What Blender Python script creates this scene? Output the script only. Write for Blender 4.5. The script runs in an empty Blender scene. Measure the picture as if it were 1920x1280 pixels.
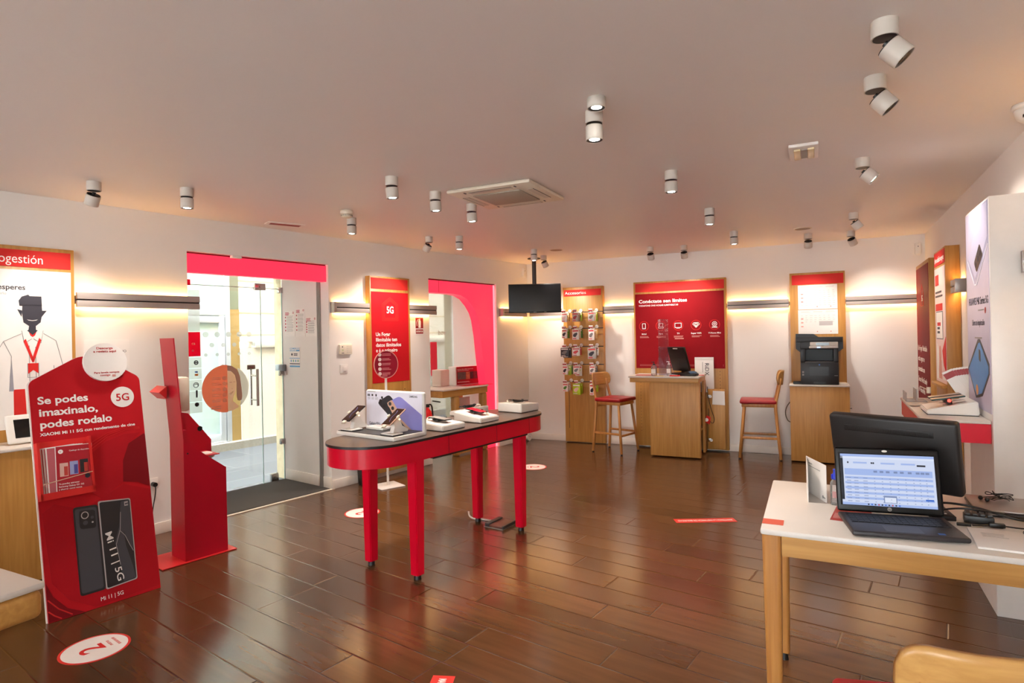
import bpy, bmesh, math, random
from math import radians as R, sin, cos, pi
from mathutils import Matrix, Vector
random.seed(7)
SC = bpy.context.scene
COL = SC.collection
# ------------------------------------------------------------------ camera, sky, exposure
def heading_dir(h): return Vector((sin(R(h)), cos(R(h)), 0))
_p, _r = R(.09), R(-1.16)
_f = Vector((0, cos(_p), sin(_p))); _x = Vector((1, 0, 0)); _u = _x.cross(_f)
_X = cos(_r)*_x + sin(_r)*_u; _U = -sin(_r)*_x + cos(_r)*_u
cam = bpy.data.cameras.new('camera'); cam_o = bpy.data.objects.new('camera', cam); COL.objects.link(cam_o)
cam.sensor_width = 36; cam.lens = 1126.8/1920*36; cam.shift_y = -12.66/1920; cam.clip_start = .05
cam_o.matrix_world = Matrix(((_X.x, _U.x, -_f.x, 0), (_X.y, _U.y, -_f.y, 0), (_X.z, _U.z, -_f.z, 1.5), (0, 0, 0, 1)))
SC.camera = cam_o
SC.view_settings.view_transform = 'Standard'; SC.view_settings.look = 'None'
SC.view_settings.gamma = 1; SC.view_settings.use_curve_mapping = False
SC.view_settings.exposure = 1.3
world = bpy.data.worlds.new('sky'); SC.world = world; world.use_nodes = True
bg = world.node_tree.nodes['Background']; bg.inputs[0].default_value = (.93, .97, 1, 1); bg.inputs[1].default_value = 8.5
SPOT_W, RAIL_E, SIGN_E = 31.0, 18.0, .55
WARM = (1, .90, .80)
CEIL = 2.53
# ------------------------------------------------------------------ materials
def lin(c):
    return tuple(((v/255)/12.92 if v/255 <= .04045 else ((v/255+.055)/1.055)**2.4) for v in c)
_M = {}
def mat(name, rgb, rough=.5, metal=0, var=.06, scale=9, coat=0, emit=0, ecol=None, bump=0, spec=.5):
    if name in _M: return _M[name]
    m = bpy.data.materials.new(name); m.use_nodes = True; nt = m.node_tree; b = nt.nodes['Principled BSDF']
    c = lin(rgb)
    tc = nt.nodes.new('ShaderNodeTexCoord'); nz = nt.nodes.new('ShaderNodeTexNoise')
    nz.inputs['Scale'].default_value = scale; nz.inputs['Detail'].default_value = 4
    nt.links.new(tc.outputs['Object'], nz.inputs['Vector'])
    mx = nt.nodes.new('ShaderNodeMix'); mx.data_type = 'RGBA'
    mx.inputs[6].default_value = tuple(v*(1-var) for v in c)+(1,); mx.inputs[7].default_value = tuple(min(1, v*(1+var)) for v in c)+(1,)
    nt.links.new(nz.outputs['Fac'], mx.inputs[0]); nt.links.new(mx.outputs[2], b.inputs['Base Color'])
    b.inputs['Roughness'].default_value = rough; b.inputs['Metallic'].default_value = metal
    b.inputs['Coat Weight'].default_value = coat; b.inputs['Specular IOR Level'].default_value = spec
    if emit:
        b.inputs['Emission Color'].default_value = tuple(ecol or c)+(1,); b.inputs['Emission Strength'].default_value = emit
    if bump:
        bp = nt.nodes.new('ShaderNodeBump'); bp.inputs['Strength'].default_value = bump; bp.inputs['Distance'].default_value = .003
        nt.links.new(nz.outputs['Fac'], bp.inputs['Height']); nt.links.new(bp.outputs[0], b.inputs['Normal'])
    _M[name] = m; return m
def wood(name, a, b_, rough=.42, axis=2):
    if name in _M: return _M[name]
    m = bpy.data.materials.new(name); m.use_nodes = True; nt = m.node_tree; b = nt.nodes['Principled BSDF']
    tc = nt.nodes.new('ShaderNodeTexCoord'); mp = nt.nodes.new('ShaderNodeMapping')
    sc = [26, 26, 26]; sc[axis] = 1.3; mp.inputs['Scale'].default_value = sc
    nz = nt.nodes.new('ShaderNodeTexNoise'); nz.inputs['Scale'].default_value = 2.2; nz.inputs['Detail'].default_value = 6; nz.inputs['Distortion'].default_value = .4
    n2 = nt.nodes.new('ShaderNodeTexNoise'); n2.inputs['Scale'].default_value = .35
    rp = nt.nodes.new('ShaderNodeValToRGB'); rp.color_ramp.elements[0].position = .3; rp.color_ramp.elements[1].position = .72
    rp.color_ramp.elements[0].color = lin(a)+(1,); rp.color_ramp.elements[1].color = lin(b_)+(1,)
    ad = nt.nodes.new('ShaderNodeMath'); ad.operation = 'MULTIPLY_ADD'; ad.inputs[1].default_value = .6; 
    nt.links.new(tc.outputs['Object'], mp.inputs[0]); nt.links.new(mp.outputs[0], nz.inputs['Vector']); nt.links.new(mp.outputs[0], n2.inputs['Vector'])
    mu = nt.nodes.new('ShaderNodeMath'); mu.operation = 'MULTIPLY'; mu.inputs[1].default_value = .4
    nt.links.new(n2.outputs['Fac'], mu.inputs[0]); nt.links.new(nz.outputs['Fac'], ad.inputs[0]); nt.links.new(mu.outputs[0], ad.inputs[2])
    nt.links.new(ad.outputs[0], rp.inputs[0]); nt.links.new(rp.outputs[0], b.inputs['Base Color'])
    b.inputs['Roughness'].default_value = rough
    _M[name] = m; return m
def glass(name, tint=(1, 1, 1), gloss=1.0, opac=0.0, ocol=(1, 1, 1)):
    if name in _M: return _M[name]
    m = bpy.data.materials.new(name); m.use_nodes = True; nt = m.node_tree; nt.nodes.clear()
    out = nt.nodes.new('ShaderNodeOutputMaterial'); t = nt.nodes.new('ShaderNodeBsdfTransparent'); t.inputs[0].default_value = tint+(1,)
    g = nt.nodes.new('ShaderNodeBsdfGlossy'); g.inputs['Roughness'].default_value = .02
    fr = nt.nodes.new('ShaderNodeFresnel'); fr.inputs[0].default_value = 1.45
    mu = nt.nodes.new('ShaderNodeMath'); mu.operation = 'MULTIPLY'; mu.inputs[1].default_value = gloss; nt.links.new(fr.outputs[0], mu.inputs[0])
    mx = nt.nodes.new('ShaderNodeMixShader'); nt.links.new(mu.outputs[0], mx.inputs[0]); nt.links.new(t.outputs[0], mx.inputs[1]); nt.links.new(g.outputs[0], mx.inputs[2])
    last = mx
    if opac:
        d = nt.nodes.new('ShaderNodeBsdfDiffuse'); d.inputs[0].default_value = ocol+(1,)
        m2 = nt.nodes.new('ShaderNodeMixShader'); m2.inputs[0].default_value = opac; nt.links.new(mx.outputs[0], m2.inputs[1]); nt.links.new(d.outputs[0], m2.inputs[2]); last = m2
    nt.links.new(last.outputs[0], out.inputs[0]); _M[name] = m; return m
def vinyl(name, rgb, clear=.12):
    """thin sticker on glass: part of the daylight behind it comes through"""
    if name in _M: return _M[name]
    m = bpy.data.materials.new(name); m.use_nodes = True; nt = m.node_tree; nt.nodes.clear(); c = lin(rgb)+(1,)
    out = nt.nodes.new('ShaderNodeOutputMaterial'); d = nt.nodes.new('ShaderNodeBsdfDiffuse'); p = nt.nodes.new('ShaderNodeBsdfTransparent')
    h = tuple(v**.5 for v in c[:3])+(1,); d.inputs[0].default_value = c; p.inputs[0].default_value = h
    tl = nt.nodes.new('ShaderNodeBsdfTranslucent'); tl.inputs[0].default_value = h
    a = nt.nodes.new('ShaderNodeMixShader'); a.inputs[0].default_value = .72; b = nt.nodes.new('ShaderNodeMixShader'); b.inputs[0].default_value = clear
    nt.links.new(d.outputs[0], a.inputs[1]); nt.links.new(tl.outputs[0], a.inputs[2]); nt.links.new(a.outputs[0], b.inputs[1]); nt.links.new(p.outputs[0], b.inputs[2]); nt.links.new(b.outputs[0], out.inputs[0])
    _M[name] = m; return m
def emis(name, col, s): return mat(name, (0, 0, 0), .6, emit=s, ecol=col)
def floor_mat():
    m = bpy.data.materials.new('plank_floor'); m.use_nodes = True; nt = m.node_tree; N = nt.nodes.new; L = nt.links.new; b = nt.nodes['Principled BSDF']
    tc = N('ShaderNodeTexCoord'); mp = N('ShaderNodeMapping'); mp.inputs['Rotation'].default_value = (0, 0, R(36.3)); L(tc.outputs['Object'], mp.inputs[0])
    sp = N('ShaderNodeSeparateXYZ'); L(mp.outputs[0], sp.inputs[0])
    def ma(op, a, bb=None, c=None):
        n = N('ShaderNodeMath'); n.operation = op
        for i, v in enumerate((a, bb, c)):
            if v is None: continue
            if isinstance(v, (int, float)): n.inputs[i].default_value = v
            else: L(v, n.inputs[i])
        return n.outputs[0]
    v = ma('DIVIDE', ma('ADD', sp.outputs[1], 19-.13), .19); row = ma('FLOOR', v)
    w = N('ShaderNodeTexWhiteNoise'); w.noise_dimensions = '1D'; L(row, w.inputs['W'])
    u = ma('ADD', ma('DIVIDE', sp.outputs[0], 1.22), ma('MULTIPLY', w.outputs['Value'], 9.3)); colm = ma('FLOOR', u)
    w2 = N('ShaderNodeTexWhiteNoise'); w2.noise_dimensions = '2D'; cb = N('ShaderNodeCombineXYZ'); L(row, cb.inputs[0]); L(colm, cb.inputs[1]); L(cb.outputs[0], w2.inputs['Vector'])
    fv = ma('FRACT', v); fu = ma('FRACT', u)
    ev = ma('MULTIPLY', ma('MINIMUM', fv, ma('SUBTRACT', 1, fv)), .19); eu = ma('MULTIPLY', ma('MINIMUM', fu, ma('SUBTRACT', 1, fu)), 1.22)
    e = ma('MINIMUM', ev, eu); gap = N('ShaderNodeMapRange'); gap.inputs[1].default_value = .0010; gap.inputs[2].default_value = .0034; L(e, gap.inputs[0])
    # grain
    m2 = N('ShaderNodeMapping'); m2.inputs['Scale'].default_value = (1.2, 12, 1); L(mp.outputs[0], m2.inputs[0])
    of = N('ShaderNodeVectorMath'); of.operation = 'MULTIPLY_ADD'; L(w2.outputs['Color'], of.inputs[0]); of.inputs[1].default_value = (40, 40, 0); L(m2.outputs[0], of.inputs[2])
    nz = N('ShaderNodeTexNoise'); nz.inputs['Scale'].default_value = 1.7; nz.inputs['Detail'].default_value = 3; nz.inputs['Roughness'].default_value = .5; nz.inputs['Distortion'].default_value = 0; L(of.outputs[0], nz.inputs['Vector'])
    f = ma('ADD', ma('MULTIPLY', nz.outputs['Fac'], .62), ma('MULTIPLY', w2.outputs['Value'], .30))
    rp = N('ShaderNodeValToRGB'); rp.color_ramp.elements[0].position = .25; rp.color_ramp.elements[1].position = .85
    rp.color_ramp.elements[0].color = lin((77, 50, 30))+(1,); rp.color_ramp.elements[1].color = lin((109, 73, 44))+(1,); L(f, rp.inputs[0])
    mx = N('ShaderNodeMix'); mx.data_type = 'RGBA'; mx.inputs[6].default_value = lin((48, 26, 14))+(1,); L(gap.outputs[0], mx.inputs[0]); L(rp.outputs[0], mx.inputs[7]); L(mx.outputs[2], b.inputs['Base Color'])
    b.inputs['Roughness'].default_value = .27; L(ma('MULTIPLY_ADD', nz.outputs['Fac'], .05, .165), b.inputs['Roughness'])
    b.inputs['Specular IOR Level'].default_value = .7
    bp = N('ShaderNodeBump'); bp.inputs['Strength'].default_value = .5; bp.inputs['Distance'].default_value = .002
    g2 = N('ShaderNodeMapRange'); g2.inputs[1].default_value = 0; g2.inputs[2].default_value = .006; L(e, g2.inputs[0])
    L(g2.outputs[0], bp.inputs['Height']); L(bp.outputs[0], b.inputs['Normal'])
    return m
WALL = mat('wall_paint', (232, 226, 220), .75, var=.025, scale=3, bump=.03)
CEILM = mat('ceiling_paint', (230, 222, 218), .5, var=.02, scale=1.5)
WHITE = mat('white_lacquer', (232, 226, 220), .35)
TOPW = mat('white_laminate', (218, 211, 203), .35, var=.03)
OAK = wood('oak_veneer', (168, 115, 52), (202, 150, 78))
OAKX = wood('oak_veneer_cross', (172, 120, 56), (206, 156, 84), axis=0)
OAKC = wood('oak_solid', (170, 110, 52), (206, 148, 80), .35)
RED = mat('red_lacquer', (214, 0, 40), .28, var=.05, spec=.4)
REDM = mat('red_metal', (184, 0, 34), .33, var=.05)
REDP = mat('red_print', (190, 20, 30), .6, spec=.2)
REDB = mat('red_print_bright', (214, 46, 42), .6, spec=.2)
REDD = mat('red_print_dark', (150, 18, 24), .45)
DKRED = mat('maroon_print', (112, 10, 20), .45)
BLACK = mat('black_plastic', (16, 15, 15), .4)
BLACKG = mat('black_gloss', (8, 8, 9), .12)
DGREY = mat('dark_grey_plastic', (52, 50, 50), .45)
GREY = mat('grey_metal', (150, 144, 138), .4, .3)
ALU = mat('aluminium', (176, 168, 162), .38, .6)
STEEL = mat('steel', (190, 188, 184), .22, 1)
PAPER = mat('paper_white', (236, 230, 224), .7)
PRINTW = mat('white_print', (245, 240, 234), .6)
INK = mat('ink', (52, 50, 60), .6)
GREYP = mat('grey_print', (150, 146, 144), .6)
CREAM = mat('cream_plastic', (226, 214, 194), .4)
PLAST = mat('white_plastic', (224, 218, 210), .32)
# ------------------------------------------------------------------ mesh builder
class MB:
    def __init__(s): s.bm = bmesh.new(); s.mi = 0
    def _fin(s, vs, M=None):
        if M is not None: bmesh.ops.transform(s.bm, matrix=M, verts=list(vs))
        fs = set()
        for v in vs:
            for f in v.link_faces: fs.add(f)
        for f in fs: f.material_index = s.mi
        return s
    def box(s, x0, x1, y0, y1, z0, z1, bev=0, M=None, seg=2):
        g = bmesh.ops.create_cube(s.bm, size=1); vs = g['verts']
        for v in vs: v.co = Vector(((x0+x1)/2+v.co.x*(x1-x0), (y0+y1)/2+v.co.y*(y1-y0), (z0+z1)/2+v.co.z*(z1-z0)))
        if bev:
            es = list({e for v in vs for e in v.link_edges})
            r = bmesh.ops.bevel(s.bm, geom=es, offset=bev, segments=seg, affect='EDGES', profile=.5)
            vs = list({v for f in r['faces'] for v in f.verts} | {v for v in vs if v.is_valid})
        return s._fin(vs, M)
    def cyl(s, c, r, h, r2=None, axis='Z', seg=24, M=None, caps=True):
        g = bmesh.ops.create_cone(s.bm, cap_ends=caps, segments=seg, radius1=r, radius2=r if r2 is None else r2, depth=h)
        m = {'Z': Matrix(), 'X': Matrix.Rotation(pi/2, 4, 'Y'), 'Y': Matrix.Rotation(-pi/2, 4, 'X')}[axis]
        m = Matrix.Translation(c) @ m
        return s._fin(g['verts'], m if M is None else M @ m)
    def sph(s, c, r, sc=(1, 1, 1), seg=16, M=None):
        g = bmesh.ops.create_uvsphere(s.bm, u_segments=seg, v_segments=seg//2+2, radius=r)
        m = Matrix.Translation(c) @ Matrix.Diagonal((*sc, 1))
        return s._fin(g['verts'], m if M is None else M @ m)
    def prism(s, pts, a, b, axis='Y', M=None):
        """polygon pts extruded from a to b; axis Y: pts are (x,z); Z: (x,y); X: (y,z)"""
        f = {'Y': lambda p, t: (p[0], t, p[1]), 'Z': lambda p, t: (p[0], p[1], t), 'X': lambda p, t: (t, p[0], p[1])}[axis]
        A = [s.bm.verts.new(f(p, a)) for p in pts]; B = [s.bm.verts.new(f(p, b)) for p in pts]
        n = len(pts); fs = [s.bm.faces.new(A), s.bm.faces.new(B[::-1])]
        for i in range(n): fs.append(s.bm.faces.new((A[i], B[i], B[(i+1) % n], A[(i+1) % n])))
        bmesh.ops.recalc_face_normals(s.bm, faces=fs)
        return s._fin(A+B, M)
    def lathe(s, prof, c=(0, 0, 0), seg=28, M=None):
        rings = []; 
        for r, z in prof:
            rings.append([s.bm.verts.new((c[0]+r*cos(2*pi*k/seg), c[1]+r*sin(2*pi*k/seg), c[2]+z)) for k in range(seg)])
        fs = []
        for a, b in zip(rings, rings[1:]):
            for k in range(seg): fs.append(s.bm.faces.new((a[k], a[(k+1) % seg], b[(k+1) % seg], b[k])))
        fs.append(s.bm.faces.new(rings[0][::-1])); fs.append(s.bm.faces.new(rings[-1]))
        return s._fin([v for r in rings for v in r], M)
    def tube(s, pts, r, seg=8, M=None, smooth=0):
        P = [Vector(p) for p in pts]
        for _ in range(smooth):
            Q = [P[0]]
            for a, b in zip(P, P[1:]): Q += [a*.75+b*.25, a*.25+b*.75]
            P = Q+[P[-1]]
        rings = []; pu = None
        for i, p in enumerate(P):
            d = (P[min(i+1, len(P)-1)]-P[max(i-1, 0)]).normalized()
            if pu is None: pu = d.orthogonal().normalized()
            pu = (pu-d*pu.dot(d)); pu = pu.normalized() if pu.length > 1e-6 else d.orthogonal().normalized(); pv = d.cross(pu)
            rings.append([s.bm.verts.new(p+(pu*cos(2*pi*k/seg)+pv*sin(2*pi*k/seg))*r) for k in range(seg)])
        for a, b in zip(rings, rings[1:]):
            for k in range(seg): s.bm.faces.new((a[k], a[(k+1) % seg], b[(k+1) % seg], b[k]))
        s.bm.faces.new(rings[0][::-1]); s.bm.faces.new(rings[-1])
        return s._fin([v for r in rings for v in r], M)
    def ring(s, c, r0, r1, y0, y1, seg=32, M=None):
        """flat ring in the XZ plane between depths y0 and y1"""
        vs = []
        for k in range(seg):
            a = 2*pi*k/seg
            vs.append([s.bm.verts.new((c[0]+r*cos(a), y, c[1]+r*sin(a))) for r, y in ((r0, y0), (r1, y0), (r1, y1), (r0, y1))])
        for k in range(seg):
            a, b = vs[k], vs[(k+1) % seg]
            for j in range(4): s.bm.faces.new((a[j], b[j], b[(j+1) % 4], a[(j+1) % 4]))
        return s._fin([v for q in vs for v in q], M)
    def disc(s, x, z, r, y0, y1, sx=1, seg=32, M=None):
        return s.prism([(x+r*sx*cos(2*pi*k/seg), z+r*sin(2*pi*k/seg)) for k in range(seg)], y0, y1, 'Y', M)
    def line(s, pts, w, y0, y1, M=None):
        """polyline strip of width w in XZ"""
        for (x0, z0), (x1, z1) in zip(pts, pts[1:]):
            dx, dz = x1-x0, z1-z0; l = math.hypot(dx, dz) or 1; ox, oz = -dz/l*w/2, dx/l*w/2
            s.prism([(x0+ox, z0+oz), (x0-ox, z0-oz), (x1-ox, z1-oz), (x1+ox, z1+oz)], y0, y1, 'Y', M)
        return s
    def m(s, i): s.mi = i; return s
    def mesh(s, name, mats):
        bm = s.bm
        for f in bm.faces: f.smooth = True
        for e in bm.edges:
            if len(e.link_faces) == 2 and e.calc_face_angle(0) > .6: e.smooth = False
        me = bpy.data.meshes.new(name); bm.to_mesh(me); bm.free()
        for k in (mats if isinstance(mats, (list, tuple)) else [mats]): me.materials.append(k)
        return me
    def obj(s, name, mats, parent=None, M=None, label=None):
        o = bpy.data.objects.new(name, s.mesh(name, mats)); COL.objects.link(o)
        if parent is not None: o.parent = parent
        if M is not None: o.matrix_local = M
        if label: o['label'] = label
        return o
def tag(o, label, cat, group=None, kind=None):
    if kind: o['kind'] = kind
    if label: o['label'] = label
    if cat: o['category'] = cat
    if group: o['group'] = group
    return o
def thing(name, label, cat, M, group=None):
    o = bpy.data.objects.new(name, None); COL.objects.link(o); o.empty_display_size = .1
    o.matrix_world = M; return tag(o, label, cat, group)
def struct(name, mb, mats, M=None, label=None):
    o = mb.obj(name, mats); 
    if M is not None: o.matrix_world = M
    o['kind'] = 'structure'
    if label: o['label'] = label
    return o
def T(x, y, z): return Matrix.Translation((x, y, z))
def RZ(d): return Matrix.Rotation(R(d), 4, 'Z')
def RX(d): return Matrix.Rotation(R(d), 4, 'X')
def RY(d): return Matrix.Rotation(R(d), 4, 'Y')
def dup(root, M, label=None, group=None):
    r = root.copy(); COL.objects.link(r); r.matrix_world = M
    if label: r['label'] = label
    if group: r['group'] = group
    for ch in list(root.children):
        c = ch.copy(); COL.objects.link(c); c.parent = r
        for g in list(ch.children):
            d = g.copy(); COL.objects.link(d); d.parent = c
    return r
# lettering: flat printed text standing in the XZ plane of its parent (reads along +X, seen from -Y)
UP = RX(90)
def txt(parent, s, x, z, h, m, y=0, bold=0, align='LEFT', width=None, M=None, name='lettering', depth=.0006, mirror=False):
    cu = bpy.data.curves.new('t', 'FONT'); cu.body = s; cu.size = h/.72; cu.align_x = align; cu.offset = bold*h; cu.extrude = depth/2
    cu.resolution_u = 3
    ob = bpy.data.objects.new('t', cu); me = bpy.data.meshes.new_from_object(ob); bpy.data.objects.remove(ob)
    xs = [v.co.x for v in me.vertices]
    if width and xs:
        w = max(xs)-min(xs); k = width/w
        for v in me.vertices: v.co.x *= k
    X = T(x, y, z) @ UP
    if mirror: X = X @ Matrix.Diagonal((-1, 1, 1, 1))
    if M is not None: X = M @ X
    me.transform(X)
    if mirror: me.flip_normals()
    me.materials.append(m); me.name = name
    o = bpy.data.objects.new(name, me); COL.objects.link(o); o.parent = parent
    return o
def small_print(mb, x, z, w, rows, h=.006, gap=.012, y0=-.0012, y1=0, ragged=.25):
    for i in range(rows):
        ww = w*(1-ragged*random.random()); mb.box(x, x+ww, y0, y1, z-i*gap-h/2, z-i*gap+h/2)
    return mb
# ------------------------------------------------------------------ frames of the room
WL = T(-1.83, 6.019, 0) @ RZ(52.9)      # left wall: x along the wall, -y into the room
WB = T(.286, 8.716, 0) @ RZ(-26)        # back wall
WR = T(4.573, 6.625, 0) @ RZ(-118.1)    # right wall, x runs towards the camera
WJ = T(-1.83, 6.019, 0) @ RZ(-37.1)     # right jamb of the shop door
TB = T(-.468, 4.31, 0) @ RZ(53.7)       # oval display table
DK = T(.859, 2.116, 0) @ RZ(-26.6)      # desk: x along the front edge, y to the back
def at(F, x, y, z, rz=0): return F @ T(x, y, z) @ RZ(rz)
# ================================================================== SETTING
fl = MB().prism([(-9, -4.5), (9, -4.5), (9, 9.3), (.22, 10.1), (-8.52, -1.46), (-9, -2)], -.06, 0, 'Z')
struct('floor', fl, floor_mat())
struct('ceiling', MB().prism([(-9, -4.5), (9, -4.5), (9, 9.3), (.22, 10.1), (-8.52, -1.46), (-9, -2)], CEIL, CEIL+.15, 'Z'), CEILM)
w = MB()
w.box(-9.5, -1.367, 0, .83, 0, CEIL+.05); w.box(-1.367, 0, 0, .83, 2.25, CEIL+.05); w.box(0, 1.407, 0, .83, 0, CEIL+.05)
w.box(1.407, 2.696, 0, .83, 2.205, CEIL+.05); w.box(2.696, 3.42, 0, .83, 0, CEIL+.05)
struct('wall_left', w, WALL, WL)
struct('wall_back', MB().box(-.11, 5.0, 0, .2, 0, CEIL+.05), WALL, WB)
struct('wall_right', MB().box(-.1, 12.5, 0, .2, 0, CEIL+.05), WALL, WR)
struct('wall_rear', MB().box(-9, -3.6, -4.2, -4, 0, CEIL+.05).box(3.6, 9, -4.2, -4, 0, CEIL+.05).box(-3.6, 3.6, -4.2, -4, 2.3, CEIL+.05).box(-3.6, 3.6, -4.2, -4, 0, .5), WALL)  # wide opening added behind the camera to let in fill daylight
w2 = bpy.data.objects.new('window_fill_added', None); COL.objects.link(w2); w2['kind'] = 'structure'  # invented window, out of view, brightens surfaces facing the camera
GL0 = glass('clear_glass', (.96, .98, .975), .8); b = MB()
for x in (-3.6, -1.2, 1.2, 3.55): b.box(x, x+.05, -4.13, -4.07, .5, 2.3)
b.box(-3.6, 3.6, -4.13, -4.07, .5, .55).box(-3.6, 3.6, -4.13, -4.07, 2.25, 2.3).obj('frame', mat('frame_grey', (90, 88, 86), .4), w2); MB().box(-3.55, 3.55, -4.104, -4.096, .55, 2.25).obj('pane', GL0, w2)
SKIRT = mat('skirting_paint', (232, 222, 210), .4)
struct('baseboard_left', MB().box(-9.4, -1.367, -.014, 0, 0, .09, .004).box(0, 1.407, -.014, 0, 0, .09, .004).box(2.696, 3.36, -.014, 0, 0, .09, .004), SKIRT, WL)
struct('baseboard_back', MB().box(-.06, 4.76, -.014, 0, 0, .09, .004), SKIRT, WB)
struct('baseboard_right', MB().box(0, 3.48, -.014, 0, 0, .09, .004).box(4.1, 12, -.014, 0, 0, .09, .004), SKIRT, WR)
struct('baseboard_entrance', MB().box(-.8, -.2, -.012, 0, 0, .115, .004).box(-.13, 0, -.012, 0, 0, .115, .004), SKIRT, WJ)
struct('trim_1', MB().box(-.187, -.132, -.012, 0, 0, 2.1).box(-.175, -.165, -.018, -.012, 0, 2.1).box(-.152, -.144, -.018, -.012, 0, 2.1), GREY, WJ)
struct('trim_2', MB().box(-1.367, .02, -.02, .012, 0, .006), mat('threshold_strip', (226, 214, 196), .35), WL)
# entrance mat
MATM = mat('mat_fibre', (74, 68, 64), .95, var=.55, scale=260, bump=.8)
tag(MB().box(-1.36, -.012, .02, .8, 0, .008).obj('door_mat', MATM, M=WL), 'dark grey fibre doormat sunk in the shop entrance', 'doormat')
# lit red fascia over the door and lit red arch frame in the window
SIGN = mat('lit_red_acrylic', (150, 0, 26), .35, emit=SIGN_E, ecol=(.95, .028, .07), var=.02)
SIGNL = emis('sign_led', (1, .16, .19), 1.1)
t = thing('door_fascia', 'glowing red lit fascia across the top of the shop door', 'lit fascia', WL)
MB().box(-1.366, -.001, .03, .10, 2.078, 2.236).obj('panel', SIGN, t)
MB().box(-1.366, -.001, .045, .09, 2.236, 2.249).obj('top_trim', DKRED, t)
MB().box(-.99, -.90, -.01, .03, 2.225, 2.25, .006).obj('door_sensor', WHITE, t, label='small white sensor above the fascia')
t = thing('window_arch', 'glowing red lit arch frame lining the shop window', 'lit frame', WL)
inner = [(1.41, 2.04), (1.88, 2.04), (2.02, 2.028), (2.137, 1.986), (2.239, 1.903), (2.317, 1.811), (2.361, 1.713), (2.405, 1.5), (2.435, 1.25), (2.485, .896), (2.51, .7), (2.525, .536), (2.53, .3), (2.53, .004)]
poly = [(1.41, 2.19), (2.682, 2.19), (2.682, .004)] + inner[::-1]
ap = MB().prism(poly, .04, .17)
ap.obj('panel', SIGN, t)
MB().box(2.672, 2.694, .03, .07, .004, 2.19).obj('led_strip', SIGNL, t); MB().box(1.41, 2.694, .03, .1, 2.191, 2.204).obj('top_trim', DKRED, t)
MB().box(1.62, 1.623, .037, .04, 2.04, 2.19).obj('seam', REDD, t)
# ---------------------------------------------------------------- shop door: glass, clips, stickers
GL = glass('clear_glass', (.96, .98, .975), .8)
STK = vinyl('frosted_sticker', (226, 230, 228), .6); RM = vinyl('window_vinyl_red', (226, 14, 40), .45)
d1 = bpy.data.objects.new('door_1', None); COL.objects.link(d1); d1.matrix_world = WL; d1['kind'] = 'structure'
MB().box(-1.366, -.252, .822, .830, .015, 2.05).obj('glass_leaf', GL, d1)
MB().box(-.248, -.004, .822, .830, .0, 2.05).obj('side_glass', GL, d1)
MB().box(-1.366, -.004, .822, .830, 2.056, 2.25).obj('top_glass', GL, d1)
EDGE = mat('glass_edge', (170, 196, 190), .15)
MB().box(-.2525, -.2475, .820, .832, .0, 2.05).box(-1.366, -.004, .820, .832, 2.05, 2.056).box(-.008, -.003, .82, .832, 0, 2.05).obj('glass_edges', EDGE, d1)
for x0, x1, z0, z1 in ((-.32, -.20, 2.03, 2.10), (-.05, .0, 2.01, 2.07), (-.05, 0, 1.12, 1.18), (-.05, 0, .38, .44), (-.17, -.09, .0, .085)):
    MB().box(x0, x1, .80, .845, z0, z1, .004).cyl(((x0+x1)/2, .797, (z0+z1)/2), .011, .01, axis='Y').obj('glass_clip', STEEL, d1)
h = MB().cyl((-.335, .76, 1.02), .014, .38, seg=16).cyl((-.335, .89, 1.02), .014, .38, seg=16)
for z in (.89, 1.14): h.cyl((-.335, .825, z), .009, .14, axis='Y', seg=12)
h.obj('pull_handle', STEEL, d1)
MB().box(-.412, -.325, .816, .821, 1.207, 1.252).obj('pull_label', GREY, d1); txt(d1, 'Tirar', -.368, 1.222, .017, RM, .8155, .02, 'CENTER')
vs = MB(); vs.m(0).box(-.99, -.883, .817, .8215, 1.603, 2.0); vs.m(1).box(-1.06, -.882, .816, .8215, 1.363, 1.597)
for k in range(5): vs.m(0).box(-1.06, -.875, .817, .8215, 1.253-.108*k, 1.353-.108*k)
vs.m(1).box(-1.0, -.965, .816, .8215, 2.045, 2.10)
vs.m(2).ring((-.925, 1.303), .012, .022, .815, .817).box(-.945, -.905, .815, .817, 1.297, 1.309)
vs.box(-.933, -.917, .815, .817, .967, 1.037).cyl((-.925, .816, .9), .02, .002, axis='Y').ring((-.93, 1.088), .02, .026, .815, .817).tube([(-.945, .816, 1.088), (-.93, .816, 1.1), (-.91, .816, 1.085)], .003)
vs.m(3).box(-.938, -.912, .815, .817, 1.205, 1.22); vs.m(4).cyl((-.93, .816, 1.185), .01, .002, axis='Y').cyl((-.918, .816, 1.185), .01, .002, axis='Y')
vs.obj('payment_stickers', [STK, RM, INK, mat('card_blue', (60, 100, 190), .5), mat('card_orange', (236, 140, 50), .5)], d1)
txt(d1, 'ca', -.965, 1.475, .028, PRINTW, .815); txt(d1, 'o', -.965, 1.41, .028, PRINTW, .815)
dt = MB()
for z, r, xs in ((1.571, .026, (-.828, -.714, -.6, -.489, -.385)), (1.467, .021, (-.769, -.656, -.543, -.434, -.335)), (1.372, .016, (-.83, -.717, -.607, -.493, -.384))):
    for x in xs: dt.disc(x, z, r, .818, .8215)
dt.obj('frosted_dots', STK, d1)
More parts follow.
